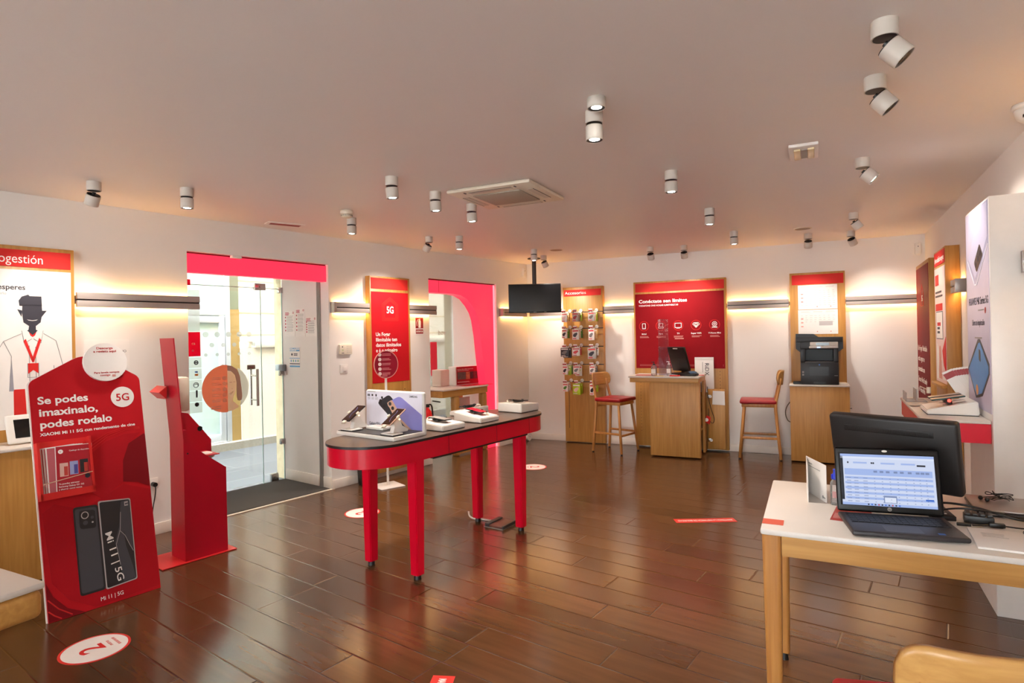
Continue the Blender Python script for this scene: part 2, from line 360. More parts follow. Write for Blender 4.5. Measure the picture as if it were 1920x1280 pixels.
# round window sticker with a printed portrait
rs = MB(); cx, cz, r = -.637, 1.03, .237
def arcpts(a0, a1, n=24): return [(cx+r*cos(R(a0+(a1-a0)*k/n)), cz+r*sin(R(a0+(a1-a0)*k/n))) for k in range(n+1)]
hair_out = [(-.62, 1.262), (-.57, 1.252), (-.52, 1.215), (-.49, 1.14), (-.476, 1.03), (-.468, .94), (-.478, .90)]
hair_in = [(-.515, .90), (-.53, .95), (-.527, 1.08), (-.542, 1.16), (-.58, 1.20), (-.62, 1.207)]
rs.m(0).prism(arcpts(86, 274, 32), .8195, .8215); rs.m(2).prism(hair_out+hair_in, .8195, .8215)
rs.m(3).prism([(-.62, 1.205), (-.582, 1.198), (-.544, 1.158), (-.53, 1.08), (-.538, 1.0), (-.56, .95), (-.57, .9), (-.53, .865), (-.505, .835), (-.56, .807), (-.62, .80)], .8195, .8215)
rs.m(1).prism(arcpts(58, -52, 24)+[(-.50, .84), (-.48, .90), (-.466, .94), (-.474, 1.03), (-.488, 1.14), (-.515, 1.22)], .8195, .8215)
rs.m(4).prism([(-.61, .99), (-.585, .985), (-.562, 1.005), (-.575, .97), (-.6, .962)], .818, .8192)
rs.m(2).box(-.60, -.575, .818, .8192, 1.085, 1.092).box(-.562, -.54, .818, .8192, 1.088, 1.094).box(-.578, -.571, .818, .8192, 1.02, 1.026)
rs.m(4)
for k in range(5): rs.disc(-.652, 1.135-.055*k, .021, .8165, .8195)
for k in range(5): small_print(rs, -.775, 1.143-.055*k, .09, 2, .007, .014, .8165, .8195)
small_print(rs, -.79, .86, .1, 2, .012, .022, .8165, .8195)
rs.obj('round_portrait_sticker', [vinyl('vinyl_orange', (226, 116, 84), .3), vinyl('vinyl_beige', (214, 204, 190), .3), vinyl('vinyl_brown', (158, 110, 96), .3), vinyl('vinyl_skin', (220, 172, 140), .3), vinyl('vinyl_pale', (240, 222, 208), .3)], d1, label='round orange sticker with a smiling face')
t = thing('lock_box', 'small grey lock box on the white jamb beside the glass door', 'lock', WJ)
MB().box(-.90, -.76, -.05, 0, 1.17, 1.24, .006).obj('body', mat('lock_grey', (128, 134, 138), .45), t); MB().tube([(-.77, -.02, 1.17), (-.75, -.012, 1.14), (-.745, -.006, 1.13)], .004).obj('wire', WHITE, t)
# printed notices on the jamb
def notice(name, label, x0, x1, z0, z1, build, F=WJ, col=PAPER, group=None, y=0):
    t = thing(name, label, 'notice', at(F, x0, y, z0), group); MB().box(0, x1-x0, -.002, 0, 0, z1-z0).obj('sheet', col, t); build(t, x1-x0, z1-z0); return t
def rules(t, w, h):
    b = MB(); b.m(0)
    for k in range(3): b.box(w*.1, w*.5*(.8+.2*random.random()), -.0032, -.002, h*.93-k*.012, h*.93-k*.012+.006)
    for k in range(5):
        b.m(0).disc(w*.13, h*(.76-.13*k), .009, -.0032, -.002, .8); b.m(1); small_print(b, w*.25, h*(.76-.13*k)+.012, w*.62, 3, .003, .011, -.0032, -.002)
    b.m(0).ring((w*.85, h*.93), .007, .011, -.0032, -.002, 16)
    b.obj('print', [RM, GREYP], t)
notice('rules_notice', 'white sheet of red dotted rules nearest the glass door', -.785, -.585, 1.54, 1.81, rules)
notice('rules_notice', 'tallest white rules sheet, in the middle of the jamb trio', -.575, -.405, 1.535, 1.83, rules)
notice('rules_notice', 'smallest white rules sheet, nearest the grey metal strip of the jamb', -.40, -.205, 1.535, 1.73, rules)
def seguro(t, w, h):
    bl = mat('print_blue', (96, 160, 206), .6); b = MB()
    b.m(0).box(w*.66, w*.97, -.0032, -.002, h*.80, h*.87).box(w*.02, w*.98, -.0032, -.002, h*.44, h*.47).box(w*.02, w*.98, -.0032, -.002, .004, .02)
    b.m(1).box(w*.02, w*.98, -.0032, -.002, h*.16, h*.2).disc(w*.25, h*.64, .013, -.0032, -.002)
    b.m(1); small_print(b, w*.42, h*.67, w*.45, 2, .008, .014, -.0032, -.002)
    for k in range(4): b.m(2 if k % 2 else 0).box(w*(.12+.22*k), w*(.2+.22*k), -.0032, -.002, h*.27, h*.38)
    b.obj('print', [bl, INK, mat('print_green', (110, 180, 140), .6)], t)
    txt(t, 'COMERCIO', .008, h*.9, .016, bl, -.002, .02, width=w*.92); txt(t, 'SEGURO', .008, h*.8, .015, bl, -.002, .02, width=w*.58)
notice('safety_notice', 'blue and white COMERCIO SEGURO notice on the white jamb', -.698, -.508, 1.21, 1.425, seguro)
# ---------------------------------------------------------------- shop window
w1 = bpy.data.objects.new('window_1', None); COL.objects.link(w1); w1.matrix_world = WL; w1['kind'] = 'structure'
MB().box(1.408, 2.695, .80, .808, 0, 2.2).obj('glass', GL, w1)
txt(w1, 'vod', 2.53, 1.531, .075, vinyl('vinyl_greybrown', (150, 116, 106), .3), .796, .0, 'LEFT', mirror=True)
MB().box(2.22, 2.345, .795, .799, .97, 1.435).obj('red_poster', vinyl('vinyl_pinkred', (206, 52, 66), .3), w1, label='red poster strip on the window glass')
# ---------------------------------------------------------------- outside: street, stone jambs, house opposite
STONE = mat('granite', (150, 145, 135), .85, var=.22, scale=38, bump=.6)
def paving():
    m = bpy.data.materials.new('granite_paving'); m.use_nodes = True; nt = m.node_tree; b = nt.nodes['Principled BSDF']
    tc = nt.nodes.new('ShaderNodeTexCoord'); br = nt.nodes.new('ShaderNodeTexBrick'); br.inputs['Scale'].default_value = 1
    br.inputs['Color1'].default_value = lin((98, 100, 104))+(1,); br.inputs['Color2'].default_value = lin((88, 90, 94))+(1,); br.inputs['Mortar'].default_value = lin((128, 128, 128))+(1,)
    br.inputs['Mortar Size'].default_value = .006; br.inputs['Brick Width'].default_value = 1.1; br.inputs['Row Height'].default_value = .62
    nz = nt.nodes.new('ShaderNodeTexNoise'); nz.inputs['Scale'].default_value = 60
    mx = nt.nodes.new('ShaderNodeMix'); mx.data_type = 'RGBA'; mx.blend_type = 'MULTIPLY'; mx.inputs[0].default_value = .5
    nt.links.new(tc.outputs['Object'], br.inputs['Vector']); nt.links.new(tc.outputs['Object'], nz.inputs['Vector']); nt.links.new(br.outputs[0], mx.inputs[6]); nt.links.new(nz.outputs['Color'], mx.inputs[7])
    nt.links.new(mx.outputs[2], b.inputs['Base Color']); b.inputs['Roughness'].default_value = .7; return m
struct('pavement', MB().box(-9, 14, .83, 3.3, -.1, -.004), paving(), WL)
ow = MB()
for x0, x1 in ((-9.5, -1.4), (.0, 1.38), (2.70, 4.6)): ow.box(x0, x1, .832, .98, 0, 2.62)
ow.box(-9.5, 9, .832, .98, 2.26, 5.5).box(4.6, 9, .832, .98, 0, 5.5)
struct('wall_outside', ow, mat('rough_stone', (172, 160, 132), .95, var=.3, scale=14, bump=1.0), WL)
t = thing('house', 'pale house across the street with a grey glazed door', 'house', WL @ T(0, 3.2, 0))
PALE = mat('pale_render', (228, 222, 208), .9, var=.03)
fc = MB(); fc.m(0).box(.79, 9, 0, .3, 1.49, 5.5).box(-9, 9, 0.05, .3, 3.6, 5.5); fc.box(-9, -1.3, 0, .3, 1.49, 4)
fc.m(1)
for z in (1.58, 1.9, 2.36, 2.8): fc.box(.79, 9, -.004, 0, z, z+.018)
fc.obj('facade', [PALE, mat('groove_ochre', (206, 186, 150), .9)], t)
MB().box(.79, 9, -.05, .3, .1, 1.40).box(1.0, 9, -.09, .3, 1.40, 1.49, .01).box(-9, -1.3, -.05, .3, .1, 1.49).obj('granite_base', mat('granite_pale', (204, 198, 188), .85, var=.18, scale=60), t)
MB().box(-9, 9, -.16, .3, -.1, .1).obj('door_step', STONE, t)
MB().box(.655, .79, -.03, .3, .1, 1.95).obj('side_board', mat('kraft_board', (160, 132, 80), .8), t); MB().box(.655, .79, -.02, .3, 1.95, 3.6).obj('upper_board', mat('grey_olive_board', (120, 124, 104), .8), t)
fr = MB()
for x0, x1, z0, z1 in ((.585, .655, .1, 3.6), (-1.3, .585, 1.86, 1.95), (-1.3, -1.2, .1, 3.6), (.5, .575, .12, 1.85), (-.45, -.37, .12, 1.85), (-.37, .5, .12, .22), (-.37, .5, 1.76, 1.85), (-1.3, .585, 2.52, 2.6), (-1.2, -.5, .1, .2)): fr.box(x0, x1, -.04, .05, z0, z1, .006)
fr.obj('door_frame', mat('pale_aluminium', (190, 196, 204), .4, .2), t)
FROST = mat('frosted_pane', (186, 208, 206), .3, var=.1, scale=6)
MB().box(-1.2, .585, 0, .02, 1.95, 3.6).box(-1.2, .52, 0, .02, .15, 1.86).obj('frosted_glass', FROST, t)
MB().box(.51, .54, -.06, -.04, 1.0, 1.18).obj('handle', GREY, t)
# ================================================================== WALL RAILS WITH LED STRIPS
LED = emis('rail_led', (1, .53, .16), RAIL_E)
RAILM = mat('rail_grey', (172, 158, 150), .5)
def rail(F, x0, x1, label, inset=.01, capl=False, capr=False):
    t = thing('light_rail', label, 'wall light', at(F, x0, 0, 0), 'wall light rails'); L = x1-x0
    MB().box(0, L, -.07, -.034, 1.824, 1.872, .003).obj('upper_bar', RAILM, t); MB().box(0, L, -.07, -.034, 1.768, 1.814, .003).obj('lower_bar', RAILM, t)
    MB().box(.002, L-.002, -.06, 0, 1.79, 1.85).obj('slot', BLACK, t)
    MB().box(inset, L-.01, -.03, -.008, 1.853, 1.862).obj('led_strip', LED, t); MB().box(inset, L-.01, -.03, -.008, 1.776, 1.786).obj('led_strip', LED, t)
    if capl: MB().box(-.03, .0, -.073, -.0, 1.766, 1.874, .004).obj('end_cap', ALU, t)
    if capr: MB().box(L, L+.03, -.073, -.0, 1.766, 1.874, .004).obj('end_cap', ALU, t)
    return t
rail(WL, -2.155, -1.30, 'grey light rail between the Autogestión board and the shop door')
rail(WL, .045, .472, 'short grey light rail between shop door and 5G board', capl=True)
rail(WL, 1.03, 1.47, 'short grey light rail over the extinguisher sign')
rail(WL, 2.775, 3.31, 'grey light rail end running behind the television', capl=True)
rail(WB, .0, .505, 'grey light rail from the corner to the Accesorios board')
rail(WB, 1.10, 1.52, 'grey light rail between Accesorios board and wide red panel')
rail(WB, 2.70, 3.395, 'grey light rail over the stool beside the printer')
rail(WB, 3.99, 4.70, 'grey light rail between printer board and dark red corner board')
rail(WR, 2.05, 2.24, 'stub of light rail between pink poster board and white panel', capr=True)
rail(WR, 4.15, 5.0, 'grey light rail on the right wall past the phone poster', inset=.38, capl=True)
# ================================================================== BOARDS ON THE LEFT WALL
def board(name, label, F, x0, x1, z0, z1, d, cat='display board'):
    t = thing(name, label, cat, at(F, x0, 0, 0)); MB().box(0, x1-x0, -d, -.002, z0, z1, .003).obj('oak_panel', OAK, t); return t
t = board('display_board', 'oak Autogestión board with a drawn shop assistant', WL, -3.45, -2.168, .0, 2.166, .06)
ox = 3.45
def bx(t, x0, x1, z0, z1, m, y, name, dp=.003): return MB().box(x0, x1, y-dp, y, z0, z1).obj(name, m, t)
bx(t, .07, ox-2.19, 2.026, 2.140, REDB, -.06, 'red_band'); bx(t, .07, ox-2.19, .95, 2.006, PAPER, -.06, 'poster')
txt(t, 'Autogestión', ox-2.345, 2.052, .062, PRINTW, -.063, align='RIGHT', width=.345)
txt(t, 'esperes', ox-2.447, 1.873, .034, INK, -.063, .03, align='RIGHT'); txt(t, 'erlo', ox-2.548, 1.838, .018, GREYP, -.063, align='RIGHT')
p = MB(); X = ox; y0, y1 = -.0645, -.063
def P(l, y=0): p.prism([(X+a, z) for a, z in l], y0-y, y1, 'Y')
p.m(0); hx = -2.413
P([(hx-.055, 1.72), (hx-.048, 1.655), (hx-.018, 1.63), (hx+.018, 1.63), (hx+.045, 1.655), (hx+.056, 1.72), (hx+.052, 1.775), (hx-.052, 1.775)])
P([(hx-.068, 1.765), (hx-.072, 1.80), (hx-.055, 1.828), (hx-.02, 1.842), (hx-.012, 1.832), (hx+.052, 1.832), (hx+.054, 1.765)])
P([(hx-.08, 1.742), (hx-.055, 1.735), (hx-.058, 1.692)]); P([(hx+.08, 1.735), (hx+.055, 1.735), (hx+.05, 1.69)])
P([(hx-.018, 1.632), (hx-.022, 1.605), (hx-.03, 1.60), (hx, 1.57), (hx+.028, 1.60), (hx+.018, 1.605), (hx+.018, 1.632)], .001)
p.m(2); P([(hx-.028, 1.60), (hx, 1.575), (hx, 1.557), (hx-.055, 1.60)]); P([(hx+.026, 1.60), (hx, 1.575), (hx, 1.557), (hx+.055, 1.60)])
p.m(3); P([(hx-.03, 1.675), (hx-.02, 1.668), (hx, 1.665), (hx+.02, 1.668), (hx+.03, 1.675), (hx+.02, 1.672), (hx, 1.669), (hx-.02, 1.672)], .0016)
p.m(3); P([(hx-.058, 1.6), (hx-.024, 1.6), (hx-.005, 1.545), (hx-.045, 1.515)], .0008); P([(hx+.058, 1.6), (hx+.024, 1.6), (hx+.005, 1.545), (hx+.045, 1.515)], .0008)
p.m(2); P([(hx-.05, 1.53), (hx-.038, 1.545), (hx+.006, 1.40), (hx-.004, 1.385)], .0012); P([(hx+.035, 1.55), (hx+.047, 1.535), (hx+.004, 1.385), (hx-.008, 1.40)], .0012)
P([(hx-.028, 1.38), (hx+.028, 1.38), (hx+.028, 1.31), (hx, 1.335), (hx-.028, 1.31)], .0012); P([(X-2.52-X, 1.21), (X-2.46-X, 1.21), (X-2.45-X, .98), (X-2.52-X, .98)])
p.m(1)
for q in ([(-.06, 1.58), (-.155, 1.53), (-.21, 1.42), (-.26, 1.39)], [(-.155, 1.53), (-.115, 1.43), (-.125, 1.20)], [(.06, 1.58), (.13, 1.53), (.175, 1.32), (.2, 1.2)], [(-.02, 1.5), (-.02, 1.2)], [(.015, 1.49), (.015, 1.2)], [(-.058, 1.6), (-.045, 1.515), (-.005, 1.545)], [(.058, 1.6), (.045, 1.515), (.005, 1.545)], [(.115, 1.36), (.12, 1.22)], [(-.03, 1.38), (-.03, 1.285), (.03, 1.285), (.03, 1.38)]):
    p.line([(X+hx+a, z) for a, z in q], .003, y0-.0008, y1)
p.m(4); P([(hx-.115, 1.43), (hx-.105, 1.2), (hx-.13, 1.2), (hx-.125, 1.3)], .0004)
p.obj('assistant_drawing', [INK, GREYP, REDB, PAPER, mat('print_grey_blue', (150, 150, 160), .6)], t)
# 5G board
t = board('display_board', 'tall oak board with a red 5G house poster', WL, .462, 1.03, .06, 2.166, .075)
X = -.462
bx(t, X+.475, X+1.001, 2.03, 2.148, REDB, -.075, 'red_band'); bx(t, X+.475, X+1.003, 1.023, 2.0, REDP, -.075, 'poster')
hs = MB(); hc = X+.735
for k, o in enumerate((0, .018, .034)):
    hs.m(0).line([(hc-.113+o, 1.69+o*.8), (hc-.113+o, 1.868-o*.3), (hc, 1.944-o), (hc+.113-o, 1.868-o*.3), (hc+.113-o, 1.69+o*.8), (hc-.113+o, 1.69+o*.8)], .007, -.0795, -.078)
hs.obj('house_outline', REDB, t)
txt(t, '5G', hc, 1.772, .075, PRINTW, -.079, .03, 'CENTER', width=.098)
for k, (s, ww) in enumerate((('Un Fogar', .20), ('Ilimitable ten', .295), ('datos ilimitados', .355), ('e é o primeiro', .30), ('con 5G', .155))):
    txt(t, s, X+.527, 1.525-.0575*k, .04, PRINTW, -.079, .025, width=ww)
hl = MB()
for z in (.93, .86, .79, .62): 
    for x in (X+.545, X+.93): hl.cyl((x, -.0755, z), .006, .002, axis='Y', seg=10)
hl.obj('peg_holes', BLACK, t)
# small things on the left wall
t = thing('wall_notice', 'plain white paper sheet taped to the wall by the Autogestión board', 'notice', at(WL, -2.10, -.001, 1.32)); MB().box(0, .295, -.0015, 0, 0, .215).obj('sheet', PAPER, t); txt(t, 'NO', .235, .115, .018, INK, -.002)
t = thing('alarm_keypad', 'cream alarm keypad on the wall beside the shop door', 'alarm', at(WL, .104, 0, 1.343)); MB().box(0, .157, -.028, 0, 0, .103, .008).obj('case', CREAM, t)
k = MB(); k.m(0)
for i in range(3):
    for j in range(4): k.box(.085+.022*i, .094+.022*i, -.0292, -.028, .02+.02*j, .026+.02*j)
k.m(1).box(.025, .038, -.0292, -.028, .072, .084).box(.022, .05, -.0292, -.028, .012, .018); k.m(2).box(.024, .044, -.0292, -.028, .035, .055)
k.obj('keys', [GREYP, INK, mat('lcd_green', (200, 204, 160), .5)], t)
t = thing('light_switch', 'white square light switch below the alarm keypad', 'switch', at(WL, .123, 0, 1.15)); MB().box(0, .09, -.009, 0, 0, .09, .003).obj('plate', WHITE, t); MB().box(.024, .072, -.016, -.009, .02, .07, .004).obj('rocker', WHITE, t)
t = thing('extinguisher_sign', 'red and white extinguisher pictogram sign under the short rail', 'sign', at(WL, 1.178, 0, 1.535)); MB().box(0, .13, -.003, 0, 0, .20).obj('plate', PAPER, t)
MB().box(.004, .126, -.004, -.003, .072, .196).box(.006, .124, -.004, -.003, .01, .06).obj('red_field', REDD, t)
MB().prism([(.05, .078), (.085, .078), (.088, .15), (.08, .168), (.072, .172), (.085, .182), (.06, .186), (.062, .17), (.052, .164), (.048, .15)], -.005, -.004).line([(.062, .178), (.035, .17), (.022, .14), (.026, .1)], .006, -.005, -.004).obj('pictogram', PRINTW, t)
txt(t, 'EXTINTOR', .065, .026, .02, PRINTW, -.0045, .03, 'CENTER', width=.104)
t = thing('wall_socket', 'white wall socket low behind the red standee', 'socket', at(WL, -1.705, 0, .36)); MB().box(0, .085, -.01, 0, 0, .085, .003).obj('plate', WHITE, t); MB().cyl((.045, -.03, .04), .017, .05, axis='Y').tube([(.045, -.05, .04), (.045, -.06, .0), (.04, -.05, -.06), (.03, -.03, -.16), (.02, -.02, -.33)], .004, smooth=2).obj('plug', BLACK, t, label='black plug and cord')
for (F, x, z, lab) in ((WL, 3.315, 2.40, 'white motion sensor in the corner above the television'), (WB, 4.70, 2.365, 'white motion sensor in the corner above the dark red board')):
    t = thing('motion_sensor', lab, 'sensor', at(F, x, 0, z)); MB().box(-.03, .03, -.045, 0, -.06, .07, .012).obj('case', PLAST, t); MB().cyl((0, -.046, .028), .005, .003, axis='Y', seg=10).obj('lens', BLACK, t)
# ================================================================== LEFT FOREGROUND
def sq_desk(name, label, M, L, D, H, group=None, legs=((0, 0), (1, 0), (0, 1), (1, 1))):
    t = thing(name, label, 'table', M, group)
    MB().box(0, L, 0, D, H-.022, H, .007).obj('tabletop', TOPW, t)
    MB().box(.068, L-.068, .012, .034, H-.092, H-.022).obj('front_apron', OAKX, t); MB().box(.068, L-.068, D-.034, D-.012, H-.092, H-.022).obj('back_apron', OAKX, t)
    for x in (.012, L-.034): MB().box(x, x+.022, .068, D-.068, H-.092, H-.022).obj('side_apron', OAKX, t)
    for i, j in legs:
        x, y = (.004 if i == 0 else L-.068), (.006 if j == 0 else D-.07)
        l = MB(); cx, cy = x+.032, y+.032
        l.prism([(x, y), (x+.064, y), (x+.064, y+.064), (x, y+.064)], .035, H-.022, 'Z')
        for v in l.bm.verts:
            if v.co.z < .1: v.co.x = cx+(v.co.x-cx)*.72; v.co.y = cy+(v.co.y-cy)*.72
        bmesh.ops.bevel(l.bm, geom=[e for e in l.bm.edges if abs(e.verts[0].co.z-e.verts[1].co.z) > .1], offset=.014, segments=4, affect='EDGES', profile=.5)
        o = l.obj('leg', OAKC, t); MB().cyl((cx, cy, .0175), .017, .035, .013, seg=16).obj('foot', BLACK, o)
    return t
# white-topped table whose corner enters at the lower left
t = thing('service_table', 'white topped oak table whose corner shows beside the red standee', 'table', T(-1.39, 1.775, 0) @ RZ(-26.6) @ T(-1.25, -.78, 0))
MB().box(0, 1.25, 0, .78, .783, .805, .008).obj('tabletop', TOPW, t); MB().box(.004, 1.246, .004, .776, .70, .783, .02, seg=3).obj('apron', OAKX, t)
for x, y in ((.05, .05), (.05, .65), (.8, .05)): MB().box(x, x+.064, y, y+.064, 0, .70, .01).obj('leg', OAKC, t)
# oak counter on the left wall with tablet
t = thing('wall_counter', 'oak counter with pale top under the Autogestión board', 'counter', at(WL, -3.5, 0, 0))
MB().box(0, 1.12, -.40, -.07, .02, .85, .003).obj('body', OAK, t); MB().box(-.01, 1.135, -.42, -.065, .85, .87, .005).obj('countertop', TOPW, t)
t = thing('tablet_terminal', 'white framed tablet standing on the oak counter behind the red standee', 'tablet', at(WL, -2.475, -.26, .872, 0) @ RX(-24))
MB().box(-.125, .125, -.016, .010, .004, .195, .012, seg=4).obj('frame', PLAST, t); MB().box(-.085, .10, -.0172, -.0155, .035, .16).obj('screen', BLACKG, t); MB().box(-.05, .05, .006, .05, .003, .03, .01, M=RX(24)).obj('foot', PLAST, t)
# red phone standee (cardboard, leaning back)
ST = T(-2.53, 3.239, 0) @ RZ(52.95) @ RX(-11.7)
def rounded(pts, rad, n=6):
    out = []
    for i, p in enumerate(pts):
        r = rad[i] if isinstance(rad, (list, tuple)) else rad
        if not r: out.append(p); continue
        P0, P1, P2 = Vector(pts[i-1]), Vector(p), Vector(pts[(i+1) % len(pts)])
        a = P1+(P0-P1).normalized()*r; b = P1+(P2-P1).normalized()*r
        for k in range(n+1):
            s = k/n; q = a*(1-s)**2+P1*2*s*(1-s)+b*s*s; out.append((q.x, q.y))
    return out
t = thing('standee', 'tall red cardboard standee with two black phones and a magazine holder', 'standee', ST)
MB().prism(rounded([(0, 0), (.565, 0), (.569, 1.312), (.39, 1.43), (.262, 1.464), (0, 1.318)], [0, 0, .03, .1, .05, .03]), -.008, .0).obj('panel', [REDP], t)
MB().prism(rounded([(-.006, .002), (.558, .002), (.562, 1.312), (.385, 1.43), (.258, 1.464), (-.006, 1.318)], [0, 0, .03, .1, .05, .03]), .0002, .012).obj('edge', PAPER, t)
sw = MB(); y0, y1 = -.0095, -.008
sw.m(0).prism([(.56, .95), (.47, .90), (.43, .80), (.42, .675), (.5, .655), (.566, .62), (.567, .94)], y0, y1)
sw.m(1).prism([(.247, .855), (.35, .93), (.45, .96), (.54, .958), (.47, .90), (.43, .80), (.42, .675), (.36, .64), (.30, .60), (.26, .64)], y0, y1)
sw.m(1).prism([(.01, .58), (.07, .62), (.2, .56), (.42, .66), (.566, .60), (.565, .02), (.22, .01), (.1, .09), (.03, .2)], y0+.0004, y1)
sw.m(0).prism([(.002, .21), (.03, .13), (.09, .05), (.17, .002), (.002, .002)], y0-.0002, y1)
sw.m(2).line([(.005, .12), (.05, .06), (.11, .01)], .006, y0-.0008, y1).line([(.004, .06), (.03, .03), (.06, .006)], .006, y0-.0008, y1)
for k in range(3): sw.line([(.25, .88+.02*k), (.36, .955+.012*k), (.46, .985+.01*k), (.54, .985+.004*k)], .002, y0-.0005, y1)
sw.obj('swirls', [mat('print_dark_red', (128, 10, 20), .6, spec=.2), mat('print_mid_red', (176, 16, 28), .6, spec=.2), REDB], t)
for s, x, z, h, ww in (('Se podes', .033, 1.187, .043, .245), ('imaxinalo,', .034, 1.118, .043, .288), ('podes rodalo', .035, 1.05, .043, .357), ('XIAOMI Mi 11 5G cun rendemento de cine', .033, 1.006, .017, .485)): txt(t, s, x, z, h, PRINTW, -.0085, .035, width=ww)
MB().disc(.463, 1.191, .064, -.0105, -.008).obj('round_patch', PAPER, t); txt(t, '5G', .463, 1.168, .046, REDP, -.0108, .02, 'CENTER', width=.072)
o = MB().disc(.384, 1.413, .118, -.03, -.009).obj('round_sign', PAPER, t, label='white round paper sign')
txt(o, 'Descarga', .384, 1.493, .014, REDP, -.0305, .02, 'CENTER', width=.088); txt(o, 'a revista aquí', .384, 1.473, .014, REDP, -.0305, .02, 'CENTER', width=.124)
txt(o, 'Para levala sempre', .384, 1.342, .012, REDP, -.0305, .02, 'CENTER', width=.135); txt(o, 'contigo', .374, 1.326, .012, REDP, -.0305, .02, 'CENTER', width=.055)
MB().box(.412, .43, -.0312, -.03, 1.318, 1.332).obj('booklet_mark', mat('print_pale_red', (220, 150, 140), .5), o)
# phones printed on the standee
ph = MB(); PB = mat('print_phone_black', (34, 33, 36), .35); PG = mat('print_phone_grey', (66, 66, 72), .35); PS = mat('print_silver', (186, 180, 178), .4)
ph.m(0).prism(rounded([(.153, .088), (.279, .088), (.276, .572), (.154, .58)], .018), -.011, -.008)
ph.m(1).prism(rounded([(.16, .1), (.268, .1), (.268, .56), (.162, .568)], .015), -.0114, -.011); ph.m(0).prism(rounded([(.18, .452), (.258, .442), (.26, .545), (.183, .556)], .015), -.012, -.0114)
ph.m(2).disc(.208, .525, .021, -.0126, -.012, .9); ph.m(0).disc(.208, .525, .016, -.013, -.0126, .9); ph.m(1).disc(.208, .482, .012, -.0126, -.012).disc(.243, .505, .008, -.0126, -.012); ph.m(2).disc(.243, .478, .005, -.0126, -.012)
ph.m(2).prism(rounded([(.279, .084), (.443, .094), (.447, .57), (.278, .588)], .012), -.0125, -.008)
ph.m(0).prism(rounded([(.285, .09), (.438, .1), (.442, .564), (.284, .58)], .012), -.0131, -.0125)
ph.m(1).prism([(.37, .10), (.36, .22), (.345, .33), (.375, .42), (.385, .50), (.395, .56), (.44, .56), (.438, .26), (.41, .33), (.395, .39), (.40, .3), (.425, .18), (.435, .105)], -.0135, -.0131)
ph.m(2).line([(.362, .2), (.35, .32), (.378, .40), (.388, .5)], .002, -.0138, -.0131).box(.412, .432, -.0138, -.0131, .53, .555).line([(.375, .395), (.40, .36), (.42, .3), (.436, .26)], .002, -.0138, -.0131)
ph.obj('printed_phones', [PB, PG, PS], t)
txt(t, 'Mi 11 | 5G', 0, 0, .036, PRINTW, 0, .01, width=.29, M=T(.298, -.0142, .402) @ RY(81.5)); txt(t, 'MI', .415, .536, .012, INK, -.0142, .03)
txt(t, 'Mi 11 | 5G', .247, .031, .022, PRINTW, -.0095, 0, width=.115)
hd = MB().box(0, .258, -.062, -.058, .655, .685).box(0, .012, -.062, -.008, .652, .968).box(.246, .258, -.062, -.008, .652, .972).box(0, .258, -.062, -.008, .648, .656).box(.01, .25, -.010, -.008, .66, .972)
hd.obj('brochure_holder', REDB, t); MB().tube([(.012, -.064, .735), (.25, -.064, .765)], .0025).obj('elastic_band', mat('elastic', (206, 170, 140), .6), t)
def magazine(M, label, front):
    g = thing('magazine', label, 'magazine', M, 'magazines in the standee holder')
    MB().box(0, .178, -.003, .003, 0, .272).obj('pages', PAPER, g)
    if not front: MB().box(.006, .172, -.0036, -.003, .006, .266).obj('cover', mat('cover_rose', (196, 96, 104), .4), g)
    if front:
        MB().box(.003, .175, -.0036, -.003, .003, .269).obj('cover', mat('cover_red', (176, 16, 36), .4), g)
        MB().ring((.025, .24), .004, .012, -.0042, -.0036, 20).box(.024, .03, -.0042, -.0036, .238, .25).obj('round_logo', PRINTW, g)
        for x, z, c1, c2 in ((.018, .10, 'pic_pink', 'pic_red'), (.066, .105, 'pic_blue', 'pic_violet'), (.115, .11, 'pic_black', 'pic_red')):
            MB().m(0).box(x, x+.04, -.0042, -.0036, z, z+.075).m(1).box(x+.02, x+.038, -.0046, -.0042, z+.004, z+.055).obj('cover_phone', [mat('pic_pink', (222, 180, 168), .5) if c1 == 'pic_pink' else (mat('pic_blue', (150, 160, 206), .5) if c1 == 'pic_blue' else PB), mat('pic_red', (190, 60, 50), .5) if c2 == 'pic_red' else mat('pic_violet', (76, 74, 150), .5)], g)
        MB().disc(.15, .088, .013, -.0042, -.0036).obj('price_dot', INK, g)
        txt(g, 'Catálogo de dispositivos', .17, .238, .008, PRINTW, -.004, .01, 'RIGHT', width=.104)
        for k, s in enumerate(('Ya puedes estrenar', 'Samsung Galaxy S21 5G', 'y ahorrar como nunca')): txt(g, s, .01, .056-.015*k, .009, PRINTW, -.004, .02, width=(.1, .12, .11)[k])
    return g
for k in range(5):
    M = ST @ T(.016+.008*k+(.026 if k == 4 else 0), -.0155-.0085*k, .664) @ RY(-1.5+.6*k+(1.2 if k == 4 else 0))
    magazine(M, 'front magazine in the standee holder, red phone catalogue cover' if k == 4 else 'white edged magazine squeezed behind the red catalogue in the standee holder', k == 4)
